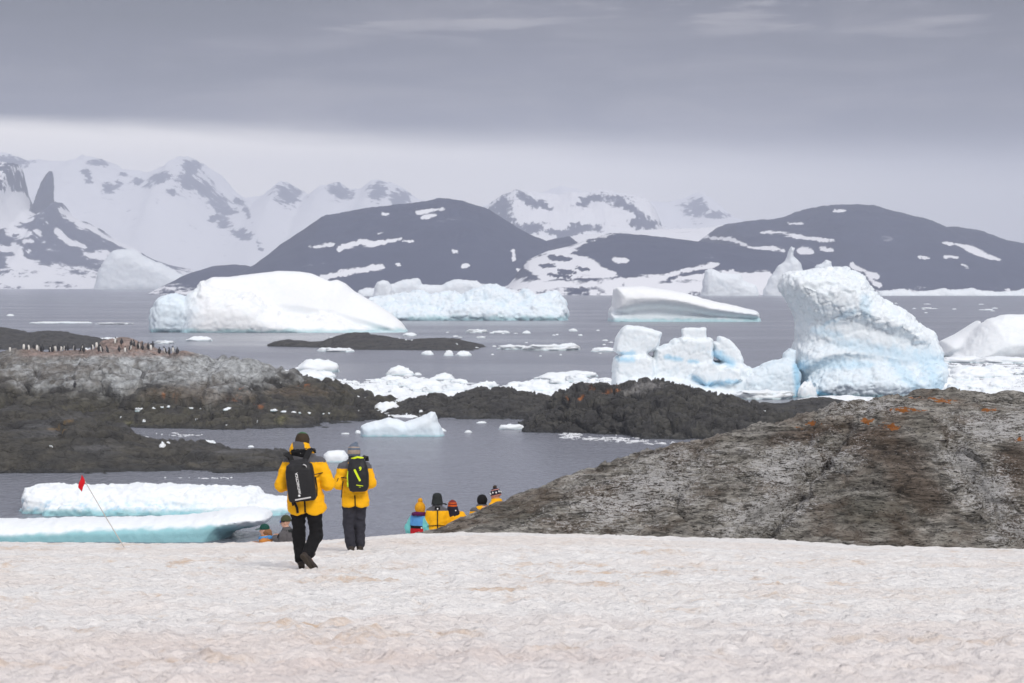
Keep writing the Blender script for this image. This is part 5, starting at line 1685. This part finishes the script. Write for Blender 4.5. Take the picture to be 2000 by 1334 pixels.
# ------------------------------------------------------------------ walker with the neon trimmed pack
Y2 = 40.8
X2 = (693 - 1000) / FOC * Y2
T2 = [(0.735, .01, 0, .205, .15), (0.83, .01, 0, .212, .155), (0.98, 0, 0, .195, .145), (1.16, 0, 0, .200, .145), (1.30, 0, 0, .210, .138), (1.39, 0, 0, .200, .12), (1.45, 0, 0, .14, .105), (1.505, 0, .01, .092, .095)]
J2 = dict(hipL=(-.09, 0, .86), hipR=(.085, 0, .86), kneeL=(-.10, .02, .46), ankL=(-.06, -.03, .10), toeL=(-.085, .12, .035), kneeR=(.07, .10, .47), ankR=(.075, .10, .10), toeR=(.085, .26, .035),
          shL=(-.18, 0, 1.36), shR=(.18, 0, 1.36), elL=(-.245, -.04, 1.10), elR=(.255, -.04, 1.12), wrL=(-.16, .20, 1.05), wrR=(.17, .20, 1.08), head=(-.015, .03, 1.575))
zb = on_snow(X2, Y2)
r2, jk2, j2, s2, turn2, _ = person('person walking away in yellow jacket, slate trousers and knitted grey blue hat', (X2, Y2, zb - 0.015), 0.0, 1.75, J2, T2, trousers='slate_cloth', yoke_z=1.345, vox=0.013, hem_wave=0.045, seed=41, sleeve_r=(.085, .082, .064), head_tilt=-0.1)
beanie(r2, turn2, 1.0, 'blue_knit', r=(.098, .112, .128), zc=.03, low=-.055, stripes=[(-.005, .055, 'tan_knit'), (.09, .11, 'tan_knit')], pom=None, seed=51, knit=0.012,
       extra=lambda g: g.cap((.0, 0, .12), (.035, -.01, .168), .040, .022))
g = Grid((-.18, -.18, 1.36), (.18, .14, 1.56), 0.012)
V, F = g.mesh(g.ell((0.0, -.03, 1.435), (.135, .115, .058)))
part('hood', wrinkle(V, F, .012, 9, 61), F, M['yellow'], jk2)
band([(.01, -.168, .93), (.015, -.17, .84), (.018, -.166, .745)], .018, .012, M['black_cloth'], 'back_seam', jk2)
band([(-.255, -.115, 1.20), (-.285, -.12, 1.12), (-.30, -.118, 1.07)], .012, .010, M['strap'], 'sleeve_trim', jk2)
pk2, bv2 = backpack('black backpack with neon yellow zips worn by the walker in the grey blue hat', (X2 + .07, Y2 - .265, zb + 1.245), 0.0, R(-2),
    [(-.262, 0, 0, .10, .065), (-.245, 0, 0, .135, .092), (-.19, 0, 0, .158, .110), (0, 0, 0, .166, .118), (.12, -.005, 0, .155, .105), (.20, -.01, .01, .135, .080), (.245, -.01, .02, .115, .055), (.262, -.01, .02, .10, .042)], M['pack'], 3.2, seed=5)
for pts, nm in ((bar(-.045, .085, .030, -.075, .017), 'zip_trim'), (bar(-.025, -.150, .075, -.168, .0055), 'print_line'), (bar(.015, -.182, .040, -.186, .0035), 'print_line')):
    o = obj(nm, flat_shape(pts, M['neon'], 2), pk2)
    drape(o, bv2, .007)
o = obj('emblem', text_mesh('9', .082, M['neon'], 0.0, (.022, .078), .003), pk2)
drape(o, bv2)
tube([(-.150, -.055, .07), (-.168, -.045, -.02), (-.160, -.055, -.10)], .014, M['neon'], 'side_trim', pk2, 8)
tube([(-.165, -.04, -.10), (-.168, -.05, -.18)], .016, M['neon'], 'side_trim', pk2, 8)
band([(-.10, .0, .255), (0, -.035, .285), (.09, .0, .262)], .030, .014, M['neon'], 'top_trim', pk2, (0, -1, .3))
for sg in (-1, 1):
    band([(sg * .08, .03, .25), (sg * .115, .12, .285), (sg * .13, .22, .27), (sg * .13, .33, .20)], .06, .02, M['strap'], 'shoulder_strap', pk2, (0, -.7, .7))
band([(-.155, .02, -.05), (-.21, .07, -.045), (-.27, .14, -.04)], .034, .010, M['strap'], 'side_strap', pk2, (0, 0, 1))
band([(-.25, .10, -.10), (-.275, .115, -.25), (-.285, .12, -.36)], .014, .010, M['strap'], 'strap_tail', pk2)

# ------------------------------------------------------------------ people on the slope below the brow
def ground(x, y):
    z = on_snow(x, y)
    h = OUTCROP_BVH.ray_cast(Vector((x, y, 40)), Vector((0, 0, -1)))[0]
    return z if h is None else max(z, h.z)
def stand(px, top_py, H, y_from=49.0):
    """find the depth at which someone of height H, standing on the ground, has the hat top at row top_py"""
    y = y_from
    while y < 70:
        x = (px - 1000) / FOC * y
        zg = ground(x, y)
        if zg + H <= EYE - (top_py - HOR) / FOC * y:
            return (x, y, zg)
        y += 0.1
    return (x, y, zg)

ARMS_DOWN = dict(elL=(-.255, -.02, 1.14), elR=(.255, -.02, 1.14), wrL=(-.235, .10, .93), wrR=(.235, .10, .93))
ARMS_UP = dict(elL=(-.235, .02, 1.16), elR=(.235, .02, 1.16), wrL=(-.10, .24, 1.30), wrR=(.10, .24, 1.30))

# teal, blue and red jacket with mustard bobble hat
L3 = stand(820, 968, 1.72)
def fm3(C):
    x, y, z = C.T
    m_ = np.zeros(len(C), int)
    core = np.abs(x + .02) < .175
    m_[core] = 1
    m_[core & (z < 1.16)] = 3
    m_[core & (z >= 1.16) & (z < 1.235)] = 2
    m_[z > 1.455] = 4
    return m_
r3, jk3, j3, s3, turn3, _ = person('person in teal, blue and red jacket with a mustard bobble hat', L3, R(-28), 1.58, dict(ARMS_DOWN, elL=(-.285, -.04, 1.16), wrL=(-.27, .05, .95)), None, yoke=None, vox=0.019, seed=71, jackmats=['teal_cloth', 'sky_cloth', 'black_cloth', 'red_cloth', 'purple_knit'], jac_fn=fm3)
beanie(r3, turn3, s3, 'mustard', r=(.108, .120, .150), zc=.02, low=-.075, pom=(.045, 'mustard', .20), seed=81, knit=0.016)
tube([(-.12, -.06, 1.345), (-.03, -.135, 1.36), (.08, -.12, 1.36), (.13, -.02, 1.35), (.06, .10, 1.335), (-.06, .10, 1.335), (-.12, -.05, 1.345)], .042, M['purple_knit'], 'scarf', r3, 10)
o = obj('jacket_mark', flat_shape([(.13 + .018 * math.cos(k * math.pi / 5), 1.075 + .018 * math.sin(k * math.pi / 5)) for k in range(10)], M['white_print']), jk3)
for v in o.data.vertices:
    v.co.y = -.155

# yellow jacket, dark felt hat
L4 = stand(854, 956, 1.80)
r4, jk4, j4, s4, turn4, _ = person('person in yellow jacket with black harness lines and a dark felt hat', L4, R(4), 1.73, dict(ARMS_UP, elL=(-.205, .02, 1.16), elR=(.205, .02, 1.16), shL=(-.145, 0, 1.36), shR=(.145, 0, 1.36)), [(z_, cx_, cy_, a_ * (.86 if z_ < 1.38 else .95), b_) for z_, cx_, cy_, a_, b_ in TORSO], vox=0.019, seed=91, yoke_z=1.40)
g = Grid((-.19, -.20, -.13), (.19, .20, .24), 0.010)
f = g.loft([(-.07, 0, -.01, .125, .135), (-.02, 0, -.01, .112, .125), (.05, 0, -.01, .100, .112), (.10, 0, -.01, .093, .105), (.135, 0, -.01, .080, .09), (.155, 0, -.01, .058, .066), (.166, 0, -.01, .03, .035)], 2.4)
V, F = g.mesh(f)
part('hat', turn4(wrinkle(V, F, .006, 14, 95)), F, M['charcoal'], r4)
band([(0, -.158, 1.40), (0, -.170, 1.22), (0, -.172, 1.06), (0, -.176, .88)], .020, .012, M['black_cloth'], 'harness_line', jk4)
band([(-.20, -.100, 1.075), (-.10, -.158, 1.085), (0, -.174, 1.095), (.10, -.158, 1.085), (.20, -.10, 1.075)], .026, .012, M['black_cloth'], 'harness_line', jk4, (0, 0, 1))
band([(0, -.155, 1.415), (0, -.140, 1.48)], .11, .012, M['black_cloth'], 'collar_panel', jk4)
o = obj('collar_mark', flat_shape([(.016 * math.cos(k * math.pi / 5), 1.435 + .016 * math.sin(k * math.pi / 5)) for k in range(10)], M['white_print']), jk4)
for v in o.data.vertices:
    v.co.y = -.166
band([(.09, -.02, 1.52), (.15, .02, 1.525), (.19, .07, 1.50)], .05, .02, M['charcoal'], 'hat_flap', r4, (0, 0, 1))

# striped hat, dark scarf
L5 = stand(884, 961, 1.76, L4[1] + 0.45)
r5, jk5, j5, s5, turn5, _ = person('person in yellow jacket with a red and orange striped hat and dark scarf', L5, R(12), 1.68, dict(elR=(.33, -.05, 1.22), wrR=(.22, .14, 1.42), elL=(-.25, .02, 1.14), wrL=(-.12, .22, 1.22)), None, vox=0.019, seed=111, yoke=None)
beanie(r5, turn5, s5, 'maroon_knit', r=(.098, .110, .115), zc=.04, low=-.01, stripes=[(.02, .055, 'orange_knit'), (.085, .10, 'orange_knit')], seed=121)
g = Grid((-.2, -.2, 1.30), (.2, .2, 1.60), 0.012)
V, F = g.mesh(g.loft([(1.34, 0, 0, .150, .125), (1.40, 0, 0, .140, .125), (1.48, 0, 0, .115, .115), (1.545, 0, 0, .10, .11)]))
part('scarf', wrinkle(V, F, .012, 12, 125), F, M['navy_knit'], r5)
band([(.24, -.10, 1.33), (.30, -.11, 1.24), (.33, -.10, 1.18)], .016, .012, M['black_cloth'], 'sleeve_trim', jk5)
o = obj('jacket_mark', flat_shape([(.04 + .014 * math.cos(k * math.pi / 5), 1.475 + .014 * math.sin(k * math.pi / 5)) for k in range(10)], M['white_print']), r5)
for v in o.data.vertices:
    v.co.y = -.135

# black hat behind the outcrop
L6 = stand(942, 960, 1.74)
r6, jk6, j6, s6, turn6, _ = person('person in yellow jacket with a plain black hat behind the rock outcrop', L6, R(20), 1.70, ARMS_DOWN, None, vox=0.020, seed=131)
beanie(r6, turn6, s6, 'black_cloth', r=(.108, .122, .120), zc=.02, low=-.075, seed=141)
g = Grid((-.2, -.2, 1.28), (.2, .2, 1.52), 0.014)
V, F = g.mesh(g.ell((0, -.02, 1.405), (.145, .125, .070)))
part('hood', wrinkle(V, F, .012, 9, 145), F, M['yellow'], jk6)
band([(.05, -.150, 1.445), (.12, -.11, 1.45), (.16, -.03, 1.445)], .025, .012, M['white_print'], 'hood_trim', jk6, (0, 0, 1))

# patterned bobble hat
L7 = stand(970, 947, 1.80, L6[1] - 0.6)
r7, jk7, j7, s7, turn7, _ = person('person in yellow jacket with a dark patterned bobble hat behind the rock outcrop', L7, R(58), 1.74, ARMS_UP, None, vox=0.020, seed=151, head_tilt=-0.25, yoke=None)
hat7 = beanie(r7, turn7, s7, 'navy_knit', r=(.100, .116, .125), zc=.035, low=-.015, stripes=[(-.02, .008, 'pink_knit'), (.108, .125, 'pink_knit')], pom=(.036, 'brown_knit', .175, (0, -.02)), seed=161)
for k in range(10):
    a_ = k * 2 * math.pi / 10
    g = Grid((-.03, -.03, -.03), (.03, .03, .03), 0.008)
    V, F = g.mesh(g.ell((0, 0, 0), (.019, .019, .022)))
    part('knit_dot', turn7(V + np.array([math.cos(a_) * .097, math.sin(a_) * .112 - .008, .052 + .012 * (k % 2)])), F, M['white_print'], hat7)
g = Grid((-.2, -.2, 1.32), (.2, .2, 1.56), 0.014)
V, F = g.mesh(g.ell((0, -.02, 1.435), (.14, .125, .065)))
part('hood', wrinkle(V, F, .012, 9, 165), F, M['yellow'], jk7)

# woman with the green cap
L8 = stand(519, 1022, 1.70)
r8, jk8, j8, s8, turn8, _ = person('person with dark green peaked cap and auburn hair seen from the side', L8, R(82), 1.66, dict(ARMS_UP, head=(0, .03, 1.635)), None, 'rust_cloth', None, vox=0.019, seed=171, trousers='slate_cloth')
g = Grid((-.14, -.16, -.06), (.14, .26, .19), 0.009)
f = g.ell((0, -.005, .045), (.092, .110, .100))
f = np.maximum(f, .018 - g.Z)
br = np.maximum(g.ell((0, .12, .030), (.078, .085, .4)), np.abs(g.Z - .030 - (g.Y - .1) * -.12) - .009)
V, F = g.mesh(np.minimum(f, br))
part('cap', turn8(V), F, M['green_cap'], r8)
g = Grid((-.15, -.22, -.34), (.15, .10, .06), 0.011)
f = smin(g.ell((0, -.045, -.03), (.090, .080, .085)), g.cap((0, -.10, -.05), (.02, -.150, -.29), .062, .035), .04)
V, F = g.mesh(f)
part('hair', turn8(wrinkle(V, F, .012, 16, 175, (2, 2, .4))), F, M['hair'], r8)
tube([(-.10, -.06, 1.40), (0, -.12, 1.41), (.10, -.06, 1.40), (.10, .07, 1.385), (0, .12, 1.375), (-.10, .07, 1.385), (-.10, -.055, 1.40)], .045, M['sky_cloth'], 'scarf', r8, 10)

# person with olive hat and mirror glasses
L9 = stand(561, 1006, 1.74)
r9, jk9, j9, s9, turn9, _ = person('person in grey patterned jacket with olive hat and blue mirror sunglasses', L9, R(66), 1.70, dict(ARMS_UP, head=(0, .04, 1.640)), None, 'check_cloth', None, vox=0.019, seed=181, trousers='black_cloth', head_yaw=0.25)
beanie(r9, turn9, s9, 'olive_knit', r=(.100, .116, .115), zc=.045, low=.025, seed=191)
gl = None
for sg in (-1, 1):
    g = Grid((-.05, -.03, -.04), (.05, .03, .04), 0.008)
    V, F = g.mesh(g.ell((0, 0, 0), (.036, .016, .026)))
    V = V + np.array([sg * .033, .102 - 0.0, .010])
    part('sunglass_lens', turn9(V), F, M['lens'], r9)
tp = turn9(np.array([(-.085, -.01, .012), (-.080, .07, .014), (-.05, .10, .014), (0, .108, .014), (.05, .10, .014), (.080, .07, .014), (.085, -.01, .012)]))
tube([tuple(q) for q in tp], .006, M['black_cloth'], 'sunglass_frame', r9, 6)
band([(-.11, .02, 1.40), (-.16, .12, 1.33), (-.15, .16, 1.20), (-.10, .17, 1.08)], .05, .018, M['black_cloth'], 'chest_strap', r9, (0, 1, 0))
tube([(-.09, -.06, 1.405), (0, -.11, 1.415), (.09, -.06, 1.405), (.09, .07, 1.39), (0, .11, 1.38), (-.09, .07, 1.39), (-.09, -.055, 1.405)], .042, M['charcoal'], 'collar', r9, 10)

# ------------------------------------------------------------------ marker flag
YF = 44.2
fx = (243 - 1000) / FOC * YF
fz = on_snow(fx, YF)
root = obj('marker_flag', None, None, (fx, YF, fz))
tag(root, 'small red flag on a thin leaning pole stuck in the snow', 'flag')
tipx, tipz = (166 - 243) / FOC * YF, 126 / FOC * YF + 0.0
tube([(0.06, 0, -0.10), (0, 0, 0), (tipx * .5, .01, tipz * .5), (tipx, 0, tipz + .03)], [.0095, .009, .0085, .008], M['bamboo'], 'pole', root, 8)
nu, nv = 9, 26
# left and right edge of the twisted, wind blown cloth from its raised tip to its hanging corner, in centimetres from the pole top
el = [(-6.5, 13.5), (-8.5, 6.0), (-11.0, 0.5), (-12.5, -6.0), (-13.0, -10.5), (-9.0, -16.0), (-6.6, -18.5)]
er = [(-5.5, 13.0), (-2.0, 7.5), (0.6, 0.8), (-1.5, -5.0), (-3.6, -9.0), (-4.6, -14.0), (-6.0, -18.3)]
kk = np.linspace(0, 6, nv)
L = [np.interp(kk, range(7), [q[i] for q in el]) / 112 for i in (0, 1)]
Rr = [np.interp(kk, range(7), [q[i] for q in er]) / 112 for i in (0, 1)]
V = []
for side in (0, 1):
    for i in range(nv):
        for jx in range(nu):
            u_, v_ = jx / (nu - 1), i / (nv - 1)
            V.append((tipx + L[0][i] + (Rr[0][i] - L[0][i]) * u_, .020 * math.sin(9 * v_ + 3.2 * u_) * (1.1 - u_) + .004 * (side - .5), tipz + .02 + L[1][i] + (Rr[1][i] - L[1][i]) * u_))
Fa = grid_faces(nv, nu)
Fs = [Fa, Fa[:, ::-1] + nu * nv]
i = np.arange(nu * nv).reshape(nv, nu)
rim = np.concatenate([i[0, :-1], i[:-1, -1], i[-1, :0:-1], i[:0:-1, 0]])
nx2 = np.roll(rim, -1)
Fs.append(np.stack([nx2, rim, rim + nu * nv, nx2 + nu * nv], 1))
part('flag_cloth', np.array(V), np.concatenate(Fs), M['flag_red'], root)

# ------------------------------------------------------------------ penguins
mb, gg, bb = new_mat('penguin_plumage')
gg.put(bb.inputs['Base Color'], gg.mix(gg.noise(gg.new('ShaderNodeTexCoord').outputs['Object'], 18, 3), (0.012, 0.012, 0.015), (0.03, 0.03, 0.035)))
bb.inputs['Roughness'].default_value = 0.6
M['pblack'] = mb
M['pwhite'] = plain('penguin_belly', (0.74, 0.72, 0.68), 0.7, 0.12, 12.0)
M['ppink'] = plain('penguin_feet', (0.35, 0.14, 0.09), 0.7, 0.1, 20.0)
def penguin_mesh(pose, stained):
    g = Grid((-.24, -.30, -.02), (.24, .34, .82), 0.02)
    ln = pose                                        # forward lean
    f = g.loft([(.03, 0, 0, .05, .06), (.08, 0, 0, .10, .11), (.20, 0, .01 + ln * .1, .125, .135), (.34, 0, .01 + ln * .2, .120, .125), (.46, 0, ln * .32, .095, .095), (.54, 0, .01 + ln * .42, .062, .066), (.58, 0, .01 + ln * .48, .05, .055)], 2.0)
    hy = .02 + ln * .56
    f = smin(f, g.ell((0, hy, .62), (.052, .066, .056)), .03)
    f = smin(f, g.cap((0, hy + .05, .615), (0, hy + .115, .600), .018, .007), .01)
    f = smin(f, g.cap((0, -.08, .09), (0, -.19, .02), .045, .012), .03)
    for sg in (-1, 1):
        f = smin(f, g.cap((sg * .115, ln * .28, .43), (sg * .175, ln * .1 - .03, .20), .026, .012, 1.5), .015)
        f = smin(f, g.cap((sg * .06, .02, .02), (sg * .07, .12, .014), .028, .020), .015)
    V, F = g.mesh(f)
    C = V[F].mean(1)
    cy = np.interp(C[:, 2], [.1, .34, .55], [.02, .01 + ln * .2, .02 + ln * .45])
    belly = (C[:, 1] > cy + .02) & (C[:, 2] < .535) & (C[:, 2] > .04) & (np.abs(C[:, 0]) < .112)
    fm = np.where(belly, 1, 0)
    fm[C[:, 2] < .04] = 2
    return make_mesh('penguin', V, F, [M['pblack'], M['pwhite'], M['ppink']], fmat=fm)
PM = [penguin_mesh(0.0, 0), penguin_mesh(0.25, 0), penguin_mesh(-0.05, 0)]
prng = random.Random(3)
# column of the picture, feet row, facing: f towards the camera, b away, l / r sideways
flock = [(19, 687, 'f'), (46, 681, 'f'), (55, 684, 'r'), (66, 681, 'b'), (72, 684, 'f'), (79, 680, 'l'), (82, 678, 'b'), (97, 684, 'r'), (102, 677, 'b'), (104, 681, 'r'), (108, 678, 'f'), (114, 683, 'b'), (119, 684, 'f'), (126, 683, 'l'), (132, 682, 'b'),
         (145, 684, 'l'), (158, 685, 'r'), (163, 687, 'b'), (180, 681, 'r'), (188, 679, 'f'), (193, 686, 'b'), (199, 687, 'l'), (225, 671, 'f'), (237, 673, 'b'), (210, 688, 'l'), (232, 687, 'b'), (244, 688, 'f'), (253, 684, 'r'), (256, 676, 'b'), (261, 676, 'l'),
         (270, 681, 'r'), (278, 683, 'b'), (289, 682, 'b'), (294, 684, 'f'), (298, 678, 'b'), (311, 690, 'b'), (323, 690, 'l'), (338, 688, 'f'), (346, 691, 'b'), (330, 692, 'l')]
WORD = {'f': 'penguin showing its white belly', 'b': 'penguin turned away showing its black back', 'l': 'penguin in profile facing left', 'r': 'penguin in profile facing right'}
YAW = {'f': math.pi, 'b': 0.0, 'l': math.pi / 2, 'r': -math.pi / 2}
for px_, py_, fc in flock:
    h = None
    row = py_ + 1.0
    while h is None and row < 720:                   # the first ground seen at or just below the feet row
        h = cast(MAIN_BVH, px_, row)
        row += 1.0
    xx, yy = h.x, h.y + 0.15
    o = obj('penguin', PM[prng.randrange(3)], None, (xx, yy, h.z - 0.02), (0, 0, YAW[fc] + prng.uniform(-.5, .5)), (1.25 * prng.uniform(.92, 1.08),) * 3)
    spot = ('on the reddish boulder hump' if 200 <= px_ <= 264 else 'at the low right end of the guano ridge' if px_ > 300 else 'right of the reddish boulder hump' if px_ > 264
            else 'beside the snow patch on the ridge' if px_ > 128 else 'left of the snow patch on the ridge')
    tag(o, WORD[fc] + ' ' + spot, 'penguin', 'penguins on the guano ridge')
hit = cast(MAIN_BVH, 146, 757)
o = obj('penguin', PM[0], None, (hit.x, hit.y + .1, hit.z - .02), (0, 0, .4), (1.1,) * 3)
tag(o, 'lone dark penguin standing halfway down the islet cliff', 'penguin', 'penguins on the islet')

# ------------------------------------------------------------------ the air between: one even haze
bm = bmesh.new()
bmesh.ops.create_cube(bm, size=1.0)
for v in bm.verts:
    v.co = ((-8400, 8400)[v.co.x > 0], (-1900, 11200)[v.co.y > 0], (-14, 530)[v.co.z > 0])
m = bpy.data.materials.new('sea_haze')
m.use_nodes = True
m.node_tree.nodes.clear()
g = G(m.node_tree)
out = g.new('ShaderNodeOutputMaterial')
vol = g.new('ShaderNodeVolumePrincipled')
vol.inputs['Color'].default_value = (0.83, 0.88, 1.0, 1)
vol.inputs['Density'].default_value = 1.65e-4
vol.inputs['Anisotropy'].default_value = 0.0
g.l.new(vol.outputs[0], out.inputs['Volume'])
tag(obj('haze', from_bm('haze', bm, m, False)), 'thin pale haze over the sea', kind='stuff')
